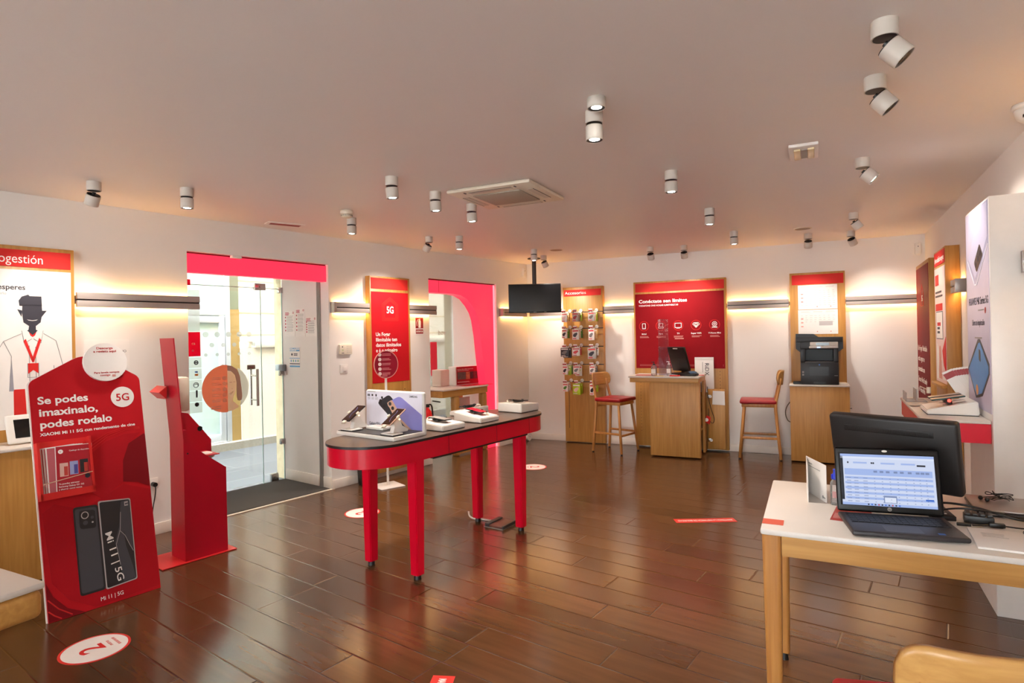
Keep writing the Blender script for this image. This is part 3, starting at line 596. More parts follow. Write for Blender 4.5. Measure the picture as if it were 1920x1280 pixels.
# red hand sanitiser column with open bin
DS = T(-2.244, 4.09, 0) @ RZ(51.6)
t = thing('sanitizer_station', 'red metal sanitizer column with leaning back and open bin', 'sanitizer station', DS)
MB().box(-.16, .34, -.02, .30, .002, .008).obj('base_plate', mat('red_metal_bright', (214, 36, 40), .4), t)
MB().prism([(0, .008), (.285, .008), (.28, .602), (0, .824)], .0, .006).obj('side_panel', REDM, t)
MB().prism([(0, .008), (.285, .008), (.28, .60), (.28, .78), (.12, .99), (0, 1.02)], .214, .22).obj('side_panel', REDM, t)
MB().box(.279, .285, .006, .214, .008, .602).obj('front_panel', REDM, t)
MB().prism([(-.006, .008), (.0, .008), (.0, .83), (-.052, 1.53), (-.06, 1.53), (-.006, .83)], 0, .215).obj('back_panel', REDM, t)
MB().box(.0, .24, .006, .214, .70, .706).obj('shelf', REDM, t); MB().box(0, .02, .01, .21, .86, .9).obj('drip_tray', REDM, t)
MB().prism([(-.05, 1.11), (-.10, 1.16), (-.05, 1.20)], .14, .30).obj('side_flap', mat('red_metal_bright', (214, 36, 40), .4), t)
MB().box(.0, .075, .07, .18, 1.02, 1.26, .02, M=T(.002, 0, 0)).obj('soap_dispenser', CREAM, t, label='white soap dispenser box')
MB().cyl((.2, .2135, .87), .02, .001, axis='Y', seg=6).cyl((.02, -.001, .74), .006, .002, axis='Y', seg=10).obj('bolts', BLACK, t)
g = MB().box(.06, .16, .05, .17, .70, .712, .004).sph((.17, .08, .70), .045, (1.3, .7, .5)).sph((.21, .10, .68), .03, (1.3, .6, .5)); tag(g.obj('used_tissue', PAPER, M=DS), 'crumpled white tissue lying in the red sanitizer bin', 'tissue')
# ================================================================== OVAL RED TABLE AND ITS DISPLAYS
def stadium(L, Wd, n=20, o=0):
    r = Wd/2-o; c = L/2-Wd/2; P = []
    for k in range(n+1): a = -pi/2+pi*k/n; P.append((c+r*cos(a), r*sin(a)))
    for k in range(n+1): a = pi/2+pi*k/n; P.append((-c+r*cos(a), r*sin(a)))
    return P
t = thing('display_table', 'long red oval display table with dark top on four square legs', 'table', TB)
TOPD = mat('dark_laminate', (84, 66, 56), .32, var=.1, scale=20)
MB().prism(stadium(1.965, .545), .861, .875, 'Z').obj('tabletop', TOPD, t)
o = MB().prism(stadium(1.965, .545, o=-.001), .859, .873, 'Z'); o.obj('edge_band', BLACK, t)
MB().prism(stadium(1.95, .53), .742, .859, 'Z').obj('apron', RED, t)
MB().box(-.42, .62, -.255, .255, .728, .742).obj('underframe', BLACK, t)
sm = MB()
for x in (-.29, .22, .63): sm.box(x-.0012, x+.0012, -.2665, -.264, .745, .858)
sm.obj('apron_seams', mat('seam_dark_red', (90, 0, 16), .5), t)
gl = MB()
for y in (.07, .0): gl.box(-.3, .92, y-.0015, y+.0015, .8745, .8756)
gl.obj('top_grooves', BLACK, t)
for x, y in ((-.545, .215), (-.545, -.215), (.565, .215), (.565, -.215)):
    l = MB().prism([(x-.04, y-.04), (x+.04, y-.04), (x+.04, y+.04), (x-.04, y+.04)], .03, .745, 'Z')
    for v in l.bm.verts:
        if v.co.z < .1: v.co.x = x+(v.co.x-x)*.8; v.co.y = y+(v.co.y-y)*.8
    bmesh.ops.bevel(l.bm, geom=[e for e in l.bm.edges if abs(e.verts[0].co.z-e.verts[1].co.z) > .1], offset=.006, segments=2, affect='EDGES')
    g = l.obj('leg', RED, t); MB().cyl((x, y, .015), .024, .03, .02, seg=16).obj('foot', BLACK, g)
TT = TB @ T(0, 0, .8757)
# phone brand display: base tray + upright back panel. local x towards the far end
t = thing('phone_display', 'white phone display stand with upright picture panel on the oval table', 'display stand', TT @ T(-.712, -.205, 0))
MB().box(0, .285, 0, .545, 0, .026, .006).obj('base', PLAST, t); MB().box(.006, .262, .012, .535, .026, .0285).obj('base_top', DGREY, t)
BP = T(.262, .0, .026)     # back panel; pictures on the face turned to -x
MB().box(.255, .285, -.002, .548, .0, .275, .012, seg=3).obj('back_panel', PLAST, t)
PF = T(.2535, .546, .026) @ RZ(-90)   # picture frame: x to the right as seen from -x, z up
MB().box(.004, .54, -.0012, 0, .003, .24).obj('picture', mat('print_pale_lilac', (226, 224, 236), .4), t, M=PF)
ph = MB(); y0, y1 = -.0022, -.0012
PGR = mat('print_graphite', (44, 46, 50), .4); PVI = mat('print_violet', (142, 138, 206), .4); PGO = mat('print_rose_gold', (206, 164, 140), .4)
ph.m(0).prism(rounded([(.115, .165), (.235, .225), (.40, .075), (.435, .004), (.335, .004)], [.03, .03, .0, 0, 0]), y0, y1)
ph.m(1).prism(rounded([(.215, .168), (.335, .218), (.535, .105), (.535, .004), (.41, .004)], [.03, .03, 0, 0, 0]), y0-.0004, y1)
ph.m(2).prism([(.215, .168), (.222, .148), (.44, .004), (.40, .004)], y0-.0005, y1)
ph.m(2).prism(rounded([(.213, .168), (.262, .190), (.325, .112), (.275, .085)], .015), y0-.0008, y1)
ph.m(0)
for x, z in ((.243, .162), (.268, .134), (.296, .105)): ph.disc(x, z, .0125, y0-.0014, y1, 1.1)
ph.m(3)
for x, z, r in ((.15, .175, .014), (.185, .145, .014), (.165, .2, .009)): ph.disc(x, z, r, y0-.0004, y1)
ph.m(3).box(.02, .03, y0, y1, .205, .22).box(.034, .042, y0, y1, .205, .22).box(.06, .075, y0, y1, .207, .22).disc(.105, .213, .009, y0, y1, .7); ph.m(4); small_print(ph, .02, .236, .09, 1, .004, .01, y0, y1)
for x in (.018, .058, .095): small_print(ph, x, .197, .03, 3, .002, .006, y0, y1)
ph.obj('printed_phones', [PGR, PVI, PGO, PB, GREYP], t, M=PF)
txt(t, 'SAMSUNG', .425, .212, .014, INK, -.0014, .02, width=.072, M=PF); txt(t, 'Galaxy S21', .03, .012, .02, INK, -.0014, .01, width=.10, M=PF)
STW = mat('phone_screen_brown', (46, 24, 20), .15); LEDO = emis('led_orange', (1, .5, .2), 3)
def phone_stand(label, M, glowc):
    t = thing('phone_stand', label, 'phone stand', M, 'phone stands on the display')
    MB().box(-.04, .045, -.055, .055, .004, .012, .003).obj('foot_plate', PLAST, t); MB().box(-.042, .047, -.057, .057, 0, .004).obj('foot_edge', BLACK, t)
    MB().prism([(.0, .010), (.12, .010), (.125, .022), (.075, .05), (.055, .095), (.02, .105), (.0, .085), (.012, .05)], -.017, .017, 'Y').obj('arm', PLAST, t)
    p = thing_part('phone', t, T(.02, 0, .108) @ RY(-32))
    MB().box(-.08, .08, -.038, .038, -.004, .004, .003).obj('case', PGO if glowc else BLACK, p); MB().box(-.076, .076, -.0345, .0345, .004, .0048).obj('screen', STW, p)
    MB().tube([(-.05, -.01, .0052), (-.01, .008, .0052), (.03, .0, .0052), (.055, .012, .0052)], .0012, smooth=2).obj('wallpaper_streak', mat('streak_blue', (110, 120, 176), .4), p)
    MB().box(-.012, .012, -.048, -.036, -.008, .012, .004).box(-.012, .012, .036, .048, -.008, .012, .004).obj('clamp', CREAM, p)
    MB().box(-.10, -.078, -.014, .014, -.004, .008, .004).tube([(-.085, .01, 0), (-.095, .03, -.01), (-.075, .02, -.025)], .003).obj('charger_plug', CREAM, p); MB().sph((.0, -.044, -.014), .005).obj('led', LEDO, p)
def thing_part(name, parent, M):
    o = bpy.data.objects.new(name, None); COL.objects.link(o); o.parent = parent; o.matrix_local = M; o.empty_display_size = .05; return o
D0 = TT @ T(-.712, -.205, .0285)
phone_stand('white stand holding a dark tilted phone at the rear corner of the picture display', D0 @ T(.052, .455, 0), 0)
phone_stand('white stand holding a rose edged phone in front of the picture panel', D0 @ T(.052, .075, 0), 1)
t = thing('charging_pad', 'low white empty phone base lying between the two phone stands', 'charger', D0 @ T(.175, .33, 0)); MB().box(-.04, .05, -.085, .085, 0, .02, .006).obj('body', PLAST, t); MB().box(-.02, .03, -.03, .03, .02, .021).obj('recess', mat('pale_grey', (196, 190, 184), .4), t)
# sloped white phone trays
def tray(label, M, L, Wd, hb, hf, flip, screen, holder=True, mount=BLACK):
    """sloped block, x length; height hb at x=0 and hf at x=L"""
    t = thing('phone_tray', label, 'phone tray', M, 'sloped phone trays on the oval table')
    b = MB().prism([(0, .004), (L, .004), (L, hf), (0, hb)], 0, Wd, 'Y'); bmesh.ops.bevel(b.bm, geom=list(b.bm.edges), offset=.005, segments=2, affect='EDGES'); b.obj('block', PLAST, t)
    MB().box(.004, L-.004, .004, Wd-.004, 0, .004).obj('rubber_base', BLACK, t)
    a = math.atan2(hf-hb, L)
    p = thing_part('phone', t, T(L*.5, Wd*.5, (hb+hf)/2+.022) @ Matrix.Rotation(-a, 4, 'Y') @ RZ(flip))
    MB().box(-.078, .078, -.037, .037, -.004, .004, .003).obj('case', BLACK, p); MB().box(-.074, .074, -.034, .034, .004, .0047).obj('screen', screen, p)
    MB().box(-.02, .02, -.046, .046, -.016, -.004, .003).box(-.022, -.004, -.05, -.036, -.012, .008, .003).box(.01, .026, .036, .05, -.012, .008, .003).obj('clamp', mount, p)
    MB().tube([(.078, 0, 0), (.1, .01, -.004), (.095, .03, -.015), (.07, .035, -.018)], .004, smooth=1).obj('cable_plug', CREAM if holder else BLACK, p)
SCR = mat('screen_silver', (150, 146, 140), .2); SCT = mat('screen_teal', (30, 70, 84), .2); SCRR = mat('screen_red', (206, 20, 44), .25)
tray('white sloped tray with a silver screen phone beside the picture panel', TT @ T(-.29, -.215, 0) @ T(0, .26, 0) @ RZ(-90), .26, .225, .055, .038, 180, SCR)
tray('white sloped tray with a red screen phone at the front middle of the table', TT @ T(.125, -.20, 0) @ T(0, .262, 0) @ RZ(-90), .26, .215, .072, .036, 0, SCRR)
tray('white sloped tray with a teal phone at the far side of the oval table', TT @ T(.57, .085, 0) @ RZ(90), .215, .23, .072, .035, 180, SCT)
tray('tall white phone block with dark phone at the far end of the oval table', TT @ T(.72, -.13, 0), .25, .24, .075, .06, 90, BLACKG)
MB_ = MB().box(0, .22, 0, .03, 0, .001).box(.03, .26, .06, .085, 0, .001); tag(MB_.obj('cable_cover', BLACK, M=TT @ T(.80, -.06, .0003) @ RZ(20)), 'flat black strips lying at the far end of the oval table', 'strip')
# ================================================================== AROUND THE SHOP WINDOW
t = thing('window_table', 'oak window table with pale top standing in the red arch', 'table', at(WL, 0, 0, 0))
x0, x1, y0, y1 = 1.905, 2.50, .02, .56
MB().box(1.62, x1, y0-.02, y1, .835, .857, .008).obj('tabletop', TOPW, t)
MB().box(1.63, x1-.008, y0, y0+.03, .755, .835).box(1.63, 1.66, y0+.03, y1-.01, .755, .835).obj('apron', OAKX, t)
MB().box(x1-.03, x1-.008, y0+.03, y1-.02, .755, .835).box(1.66, x1-.03, y1-.03, y1-.01, .755, .835).obj('apron', OAKX, t)
for x, y in ((1.86, y0), (2.40, y0), (2.40, y1-.11), (1.64, y1-.11)): MB().box(x, x+.095, y, y+.095, 0, .756, .03, seg=4).obj('leg', OAK, t)
MB().box(1.88, 2.46, y0+.02, y0+.04, .02, .12).obj('foot_rail', OAK, t)
t = thing('window_backboard', 'white board leaning under the oak window table', 'panel', at(WL, 0, 0, 0)); MB().box(2.0, 2.36, .22, .235, .0, .70).obj('sheet', PAPER, t)
t = thing('film_sign', 'red series offer sign with film stills on the window table', 'sign', at(WL, 2.16, .27, .858, -9))
MB().box(0, .46, .012, .17, 0, .245, .006).obj('box', PAPER, t); MB().box(.012, .455, .008, .0115, .01, .243).obj('poster', mat('poster_red', (160, 8, 28), .4), t)
MB().box(.0, .46, -.20, .008, 0, .004).obj('red_base', RED, t)
txt(t, 'Estrea a túa mellor temporada', .025, .205, .014, PRINTW, .0075, .01, width=.27)
st = MB(); ST_ = [mat('still_%d' % i, c, .5, var=.6, scale=30) for i, c in enumerate(((92, 84, 80), (180, 120, 84), (60, 50, 50), (96, 60, 56), (120, 40, 44)))]
small_print(st.m(5), .025, .192, .2, 1, .004, .01, .0068, .008); small_print(st, .025, .045, .22, 2, .003, .009, .0068, .008)
for i, (a, b) in enumerate(((.025, .165), (.172, .235), (.24, .30), (.307, .365), (.372, .43))): st.m(i).box(a, b, .006, .008, .075, .172)
st.obj('film_stills', ST_+[PRINTW], t)
t = thing('window_box', 'white box on the sill left of the red film sign', 'box', at(WL, 1.93, .33, .858)); MB().box(0, .16, 0, .16, 0, .215, .004).obj('box', mat('carton_pink_white', (232, 214, 204), .6), t)
# round information sign on a pole
t = thing('round_sign_stand', 'dark red round sign on a thin white pole with square foot', 'sign', T(-1.289, 6.10, 0) @ RZ(38))
MB().box(-.13, .13, -.13, .13, 0, .012, .004).obj('foot', WHITE, t); MB().box(-.011, .011, -.006, .006, .012, 1.1, .002).obj('pole', WHITE, t)
MB().disc(0, 1.235, .137, -.014, -.007, .95).obj('disc', mat('disc_crimson', (150, 4, 40), .4), t); MB().ring((0, 1.235), .134, .141, -.016, -.004, 40, M=Matrix.Diagonal((.95, 1, 1, 1))).obj('rim', mat('print_pale_red', (220, 150, 140), .5), t)
b = MB(); b.m(0)
for k in range(5): b.disc(-.07, 1.335-.048*k, .018, -.0155, -.014)
for k in range(5): small_print(b.m(1), -.045, 1.341-.048*k, .1, 2, .006, .013, -.0155, -.014)
small_print(b, -.045, 1.135, .07, 2, .009, .016, -.0155, -.014); b.obj('icons_and_lines', [mat('icon_pink', (236, 214, 210), .5), mat('line_pink', (214, 130, 136), .5)], t)
# extinguisher and bin
t = thing('fire_extinguisher', 'red fire extinguisher with black hose beside the window opening', 'extinguisher', at(WL, 1.235, -.115, -.155))
MB().lathe([(.055, 0), (.06, .01), (.06, .40), (.045, .475), (.02, .50), (.018, .53)], c=(0, 0, .33)).obj('bottle', mat('extinguisher_red', (196, 14, 20), .25), t)
MB().box(-.02, .02, -.02, .02, .85, .885, .004).box(-.1, .02, -.008, .008, .905, .918, M=RY(12)).box(-.1, .02, -.008, .008, .868, .88).obj('valve_and_lever', BLACK, t); MB().tube([(.01, 0, .875), (.06, 0, .88), (.085, 0, .82), (.075, -.01, .6), (.07, -.01, .45)], .009, smooth=2).obj('hose', BLACK, t)
MB().box(-.065, .065, .06, .11, .30, .34).box(-.065, .065, -.05, .11, .30, .328).box(-.03, .03, .062, .11, .34, .8).obj('wall_bracket', DGREY, t)
t = thing('waste_bin', 'dark grey waste bin against the wall behind the oval table', 'bin', at(WL, .33, -.13, 0)); MB().lathe([(.075, 0), (.085, .01), (.10, .27), (.104, .275), (.104, .29), (.096, .29), (.08, .02)]).obj('bucket', DGREY, t)
t = thing('round_floor_plug', 'white round floor plug in the corner by the skirting', 'fitting', at(WL, 3.28, -.08, 0)); MB().cyl((0, 0, .055), .055, .03, axis='Y').obj('disc', PLAST, t); MB().cyl((0, -.018, .055), .006, .006, axis='Y', seg=10).obj('screw', GREY, t)
# ================================================================== THINGS ON THE FLOOR
def sticker(x, y, rz, label):
    t = thing('floor_sticker', label, 'floor sticker', T(x, y, .0006) @ RZ(rz), 'round distance stickers on the floor')
    F = RX(-90)   # lay XZ drawing on the floor: z -> +y
    MB().cyl((0, 0, .0005), .15, .001, seg=48).obj('red_disc', mat('sticker_red', (226, 54, 44), .4), t); MB().cyl((0, 0, .0009), .138, .001, seg=48).obj('white_disc', PAPER, t)
    M = T(0, 0, .0016) @ RX(-90)
    txt(t, '2', 0, -.035, .105, REDB, 0, .02, 'CENTER', M=M, width=.075); txt(t, 'metros', 0, -.068, .018, REDB, 0, .0, 'CENTER', M=M)
    b = MB(); 
    for k in range(7): b.box(-.05+.015*k, -.043+.015*k, -.0006, 0, -.098, -.086)
    b.obj('small_print', REDB, t, M=M)
sticker(-2.087, 2.966, 143, 'round white number 2 floor sticker in front of the red standee')
sticker(-1.322, 5.185, 143, 'round white floor sticker half hidden behind the front oval table leg')
sticker(.214, 6.847, -90, 'round white number 2 sticker on the floor beyond the oval table')
def strip(x, y, rz, label, s, L, sx):
    t = thing('floor_strip', label, 'floor sticker', T(x, y, .0006) @ RZ(rz), 'red distance strips on the floor')
    MB().box(-L/2, L/2, -.05, .05, 0, .001).obj('strip', mat('sticker_red', (226, 54, 44), .4), t); txt(t, s, 0, -.016, .034, PRINTW, 0, .02, 'CENTER', M=T(0, 0, .0014) @ RX(-90), width=L*.9)
strip(1.505, 4.781, 180, 'red distance strip on the open floor left of the desk', 'MANTENGA LA DISTANCIA DE SEGURIDAD', .48, 0)
strip(-.36, 2.42, -97, 'red strip running out of the picture at the bottom edge', 'MANTENGA LA DISTANCIA DE SEGURIDAD', .49, 0)
t = thing('floor_box', 'floor socket box with lid open under the oval table', 'floor socket', T(-.12, 4.777, 0) @ RZ(-33))
MB().box(-.09, .09, -.105, .105, 0, .004).obj('frame', GREY, t); MB().box(-.08, .08, -.095, .095, .004, .02, .002).obj('lid', mat('lid_brown', (110, 60, 44), .4), t); MB().box(-.085, -.045, -.1, .1, .004, .03, .004).obj('hinge_side', DGREY, t); MB().box(.08, .092, -.1, .1, .004, .028).obj('flap', DGREY, t)
tag(MB().tube([(-.02, 0, .012), (-.07, .05, .008), (-.13, .09, .006), (-.2, .1, .006), (-.245, .125, .02), (-.25, .13, .06)], .007, smooth=2).obj('floor_cable', PLAST, M=T(-.12, 4.777, .001) @ RZ(-1) @ T(-.02, .04, 0)), 'white cable from the floor socket box to the table leg', 'cable')
# ================================================================== CEILING
LENS = emis('lamp_lens', (1, .95, .88), 20); REFL = mat('lamp_reflector', (150, 146, 140), .15, .9)
LW = mat('lamp_white', (206, 197, 186), .4)
def me_(b, n, m): return b.mesh(n, m)
LM = dict(
    canopy=me_(MB().cyl((0, 0, -.035), .046, .07, seg=32), 'canopy', LW),
    under=me_(MB().cyl((0, 0, -.0705), .041, .001, seg=28), 'canopy_underside', BLACK),
    head=me_(MB().lathe([(.043, -.004), (.046, -.008), (.046, -.078), (.046, -.086), (.043, -.087), (.041, -.080), (.041, -.074)], seg=32), 'head', LW),
    top=me_(MB().cyl((0, 0, -.002), .042, .004, seg=28).cyl((0, 0, .006), .012, .018, seg=12), 'head_top', BLACK),
    ringb=me_(MB().lathe([(.0415, -.0735), (.0415, -.0845), (.036, -.085), (.026, -.079), (.0255, -.0735)], seg=28), 'baffle', BLACK),
    lens=me_(MB().cyl((0, 0, -.078), .0262, .006, seg=28), 'lens', LENS),
    dull=me_(MB().lathe([(.0262, -.083), (.025, -.082), (.015, -.077), (.008, -.0765)], seg=28), 'lens', REFL),
    short=me_(MB().lathe([(.046, 0), (.046, -.055), (.043, -.056), (.041, -.050)], seg=32), 'short_body', LW))
for _me in LM.values(): _me.transform(Matrix.Diagonal((.88, .88, .82, 1)))
def link(name, me, parent, M=None):
    o = bpy.data.objects.new(name, me); COL.objects.link(o); o.parent = parent
    if M is not None: o.matrix_local = M
    return o
def lamp(x, y, label, hd=None, tilt=0, power=1.0, short=False, lit=True, size=84, col=WARM, k=1.0):
    t = thing('ceiling_spotlight', label, 'ceiling light', T(x, y, CEIL), 'white cylinder ceiling spotlights')
    if short:
        h = link('head', LM['short'], t); link('baffle', LM['ringb'], h, T(0, 0, .0254)); link('lens', LM['lens'], h, T(0, 0, .0254)); M = T(0, 0, 0); off = .02
    else:
        link('canopy', LM['canopy'], t); link('canopy_underside', LM['under'], t)
        if hd is None or tilt == 0: M = T(0, 0, -.065)
        else:
            d = heading_dir(hd); piv = d*.030+Vector((0, 0, -.064)); ax = Vector((0, 0, 1)).cross(d)
            M = T(*piv) @ Matrix.Rotation(-R(tilt), 4, ax) @ T(*(-d*.030))
        h = link('head', LM['head'], t, M); link('head_top', LM['top'], h); link('baffle', LM['ringb'], h); link('lens', LM['lens'], h)
        off = 0
    if not lit:
        for c in h.children:
            if c.name.startswith('lens'): c.data = LM['dull']
        return
    L = bpy.data.lights.new('bulb', 'SPOT'); L.energy = SPOT_W*power; L.color = col; L.spot_size = R(size); L.spot_blend = .9; L.shadow_soft_size = .03
    lo = bpy.data.objects.new('bulb', L); COL.objects.link(lo); lo.parent = t; lo.matrix_local = M @ T(0, 0, -.09+off)
lamp(1.272, 2.017, 'largest tilted ceiling spotlight at the upper right, nearest the camera', 118, 42, lit=False)
lamp(1.511, 2.466, 'tilted ceiling spotlight just beyond the largest one', 118, 40, lit=False)
lamp(2.144, 3.64, 'tilted glowing ceiling spotlight beside the square emergency light', 118, 45, .5)
lamp(3.058, 5.344, 'tilted glowing spotlight in front of another by the right back corner', 100, 35, .5)
lamp(3.591, 6.333, 'rear tilted spotlight of the pair by the right back corner', 62, 38, .5)
lamp(.389, 2.625, 'short glowing ceiling lamp in front of a longer one, upper middle', short=True)
lamp(.40, 2.78, 'glowing spotlight half hidden behind the short ceiling lamp')
lamp(1.037, 3.841, 'upright glowing spotlight, largest of the row right of the air conditioner')
lamp(1.674, 5.032, 'upright glowing spotlight, middle of the row right of the air conditioner')
lamp(2.311, 6.2, 'upright glowing spotlight, farthest of the row right of the air conditioner')
lamp(1.68, 7.215, 'tilted spotlight with black top, left of two over the wide red panel', 26, 34, .55)
lamp(2.061, 7.138, 'tilted spotlight with black top, right of two over the wide red panel', 26, 32, .55)
lamp(3.2, 6.452, 'tilted spotlight with black top over the printer board', 26, 30, .7)
lamp(-.751, 3.846, 'upright glowing spotlight, largest of three left of the air conditioner', 60, 4)
lamp(-.525, 4.266, 'upright glowing spotlight, middle of three left of the air conditioner', 60, 3)
lamp(-.296, 4.686, 'upright glowing spotlight, nearest the left edge of the air conditioner', 60, 4)
lamp(-.522, 6.169, 'upright glowing spotlight beside a tilted one near the shop window')
lamp(-.833, 6.164, 'tilted spotlight with black top over the 5G board', 300, 36)
lamp(-1.35, 5.13, 'upright glowing spotlight beside the smoke detector')
lamp(-2.158, 4.023, 'upright glowing spotlight in front of the shop door')
lamp(-2.637, 3.817, 'tilted spotlight with black top over the Autogestión board', 300, 30, .7)
lamp(.283, 7.218, 'upright glowing spotlight in front of the television pole')
lamp(.429, 7.794, 'tilted spotlight with black top beside the television pole', 45, 34)
for x, y, k in ((-.9, .6, 1.2), (.9, .3, .25), (-2.4, 1.2, 1.2), (2.2, .2, .3), (.2, -1.4, 1.2), (-1.8, -1.0, 1.2), (2.2, -1.6, .6)): lamp(x, y, 'unseen fill spotlight added behind the camera', power=k)  # extra lamps out of view, added to even out the brightness
# air conditioner cassette
t = thing('air_conditioner', 'square white air conditioner cassette in the ceiling', 'air conditioner', T(-.016, 4.352, CEIL) @ RZ(-26.6))
MB().box(-.325, .325, -.31, .31, -.028, 0, .014).obj('frame', CREAM, t); MB().box(-.185, .185, -.175, .175, -.036, -.028, .006).obj('grille', mat('grille_beige', (170, 158, 142), .6, var=.35, scale=240), t)
b = MB()
for s in (-1, 1): b.box(-.16, .16, s*.245-.022, s*.245+.022, -.0315, -.029).box(s*.255-.022, s*.255+.022, -.15, .15, -.0315, -.029)
b.obj('louvres', mat('louvre_pale', (206, 194, 178), .5), t)
b = MB()
for s in (-1, 1): b.box(-.165, .165, s*.268-.001, s*.268+.001, -.0325, -.03).box(s*.278-.001, s*.278+.001, -.155, .155, -.0325, -.03); b.box(-.2, -.19, s*.25-.03, s*.25+.0, -.0322, -.03).box(.19, .2, s*.25-.03, s*.25, -.0322, -.03)
b.obj('slot_gaps', BLACK, t)
t = thing('emergency_light', 'square emergency light with two lamp windows on the ceiling', 'emergency light', T(1.693, 3.445, CEIL) @ RZ(-26.6))
MB().box(-.075, .075, -.145, .145, -.018, 0, .004).obj('frame', WHITE, t)
for x in (-.05, .02): MB().box(x-.0, x+.035, -.10, .10, -.03, -.016, .006).obj('lamp_window', mat('lamp_window_cream', (226, 204, 160), .25), t)
MB().box(-.012, .018, -.08, .1, -.022, -.017).obj('centre', GREY, t)
t = thing('ceiling_vent', 'slim ceiling vent with painted red glow above the shop door', 'vent', T(-1.992, 5.327, CEIL) @ RZ(-53.1+90)); MB().box(-.16, .16, -.065, .065, -.008, 0, .002).obj('frame', WHITE, t); MB().box(-.13, .13, -.035, .035, -.0095, -.0078).obj('slot', mat('vent_painted_glow', (150, 70, 70), .6), t)  # slot does not emit; its rosy colour stands in for red glow
t = thing('smoke_detector', 'round white smoke detector on the ceiling by a spotlight', 'smoke detector', T(-1.308, 4.827, CEIL)); MB().lathe([(.05, 0), (.052, -.02), (.047, -.03)]).obj('base', CREAM, t); MB().lathe([(.045, -.03), (.044, -.048), (.028, -.058), (.0, -.06)]).obj('dome', CREAM, t)
sl = MB()
for k in range(20): sl.box(.0435, .0455, -.002, .002, -.046, -.036, M=RZ(18*k))
sl.obj('smoke_slots', BLACK, t)
for x, y, lab in ((.557, 7.28, 'flat round ceiling speaker near the television pole'), (2.975, 6.106, 'flat round ceiling speaker near the printer board')):
    t = thing('ceiling_speaker', lab, 'speaker', T(x, y, CEIL)); MB().cyl((0, 0, -.003), .085, .006, seg=40).obj('rim', CREAM, t); MB().cyl((0, 0, -.0065), .072, .002, seg=40).obj('mesh_cover', mat('mesh_taupe', (172, 150, 130), .7), t)
t = thing('dome_camera', 'white dome security camera at the upper right ceiling edge', 'security camera', T(2.43, 2.80, CEIL)); MB().lathe([(.062, 0), (.064, -.018), (.055, -.025)]).obj('base', PLAST, t)
o = MB().lathe([(.055, -.02), (.056, -.04), (.045, -.068), (.022, -.085), (.0, -.088)]).obj('housing', PLAST, t); MB().cyl((-.032, -.030, -.062), .018, .012, M=None, axis='Z', seg=20).obj('lens', BLACKG, t)
# television on a ceiling pole
t = thing('television', 'black flat television hanging from a ceiling pole in the corner', 'television', T(.312, 7.98, 0) @ RZ(-1.5))
MB().box(-.347, .347, -.05, -.012, 1.797, 2.178, .005).obj('casing', BLACK, t); MB().box(-.335, .335, -.0515, -.0498, 1.816, 2.168).obj('screen', BLACKG, t)
MB().box(-.1, .1, -.012, .06, 1.9, 2.1).obj('bracket', BLACK, t); MB().cyl((0, .07, 2.265), .028, .53, seg=20).obj('pole', mat('pole_brown', (40, 28, 24), .35), t); MB().cyl((0, .07, CEIL-.006), .085, .012, seg=32).obj('ceiling_plate', DGREY, t); MB().box(-.02, .02, -.053, -.051, 1.803, 1.808).box(.12, .15, -.053, -.051, 1.806, 1.81).obj('logo_and_led', GREY, t)
# ================================================================== BACK WALL
t = board('accessory_board', 'oak Accesorios board with five rows of hanging packs', WB, .527, 1.103, .012, 2.155, .085)
bx(t, .016, .553, 2.03, 2.118, REDB, -.085, 'red_band'); txt(t, 'Accesorios', .03, 2.055, .042, PRINTW, -.088, 0, width=.31)
ROWS = (1.80, 1.575, 1.325, 1.08, .84)
for z in ROWS:
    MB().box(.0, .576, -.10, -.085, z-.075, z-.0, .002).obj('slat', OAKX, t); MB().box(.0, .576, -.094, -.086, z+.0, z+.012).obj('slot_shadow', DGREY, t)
MB().box(.06, .066, -.087, -.0845, .2, .7).obj('hole_row', DGREY, t)
PK = {'white': (232, 226, 220), 'lime': (170, 196, 30), 'green': (70, 130, 40), 'kraft': (206, 172, 116), 'redp': (206, 50, 52), 'dark': (40, 36, 46), 'clear': (180, 176, 170), 'grey': (120, 116, 116), 'pink': (226, 190, 184), 'maroon': (150, 40, 54), 'brown': (96, 80, 72)}
PKM = {k: mat('pack_'+k, v, .4) for k, v in PK.items()}
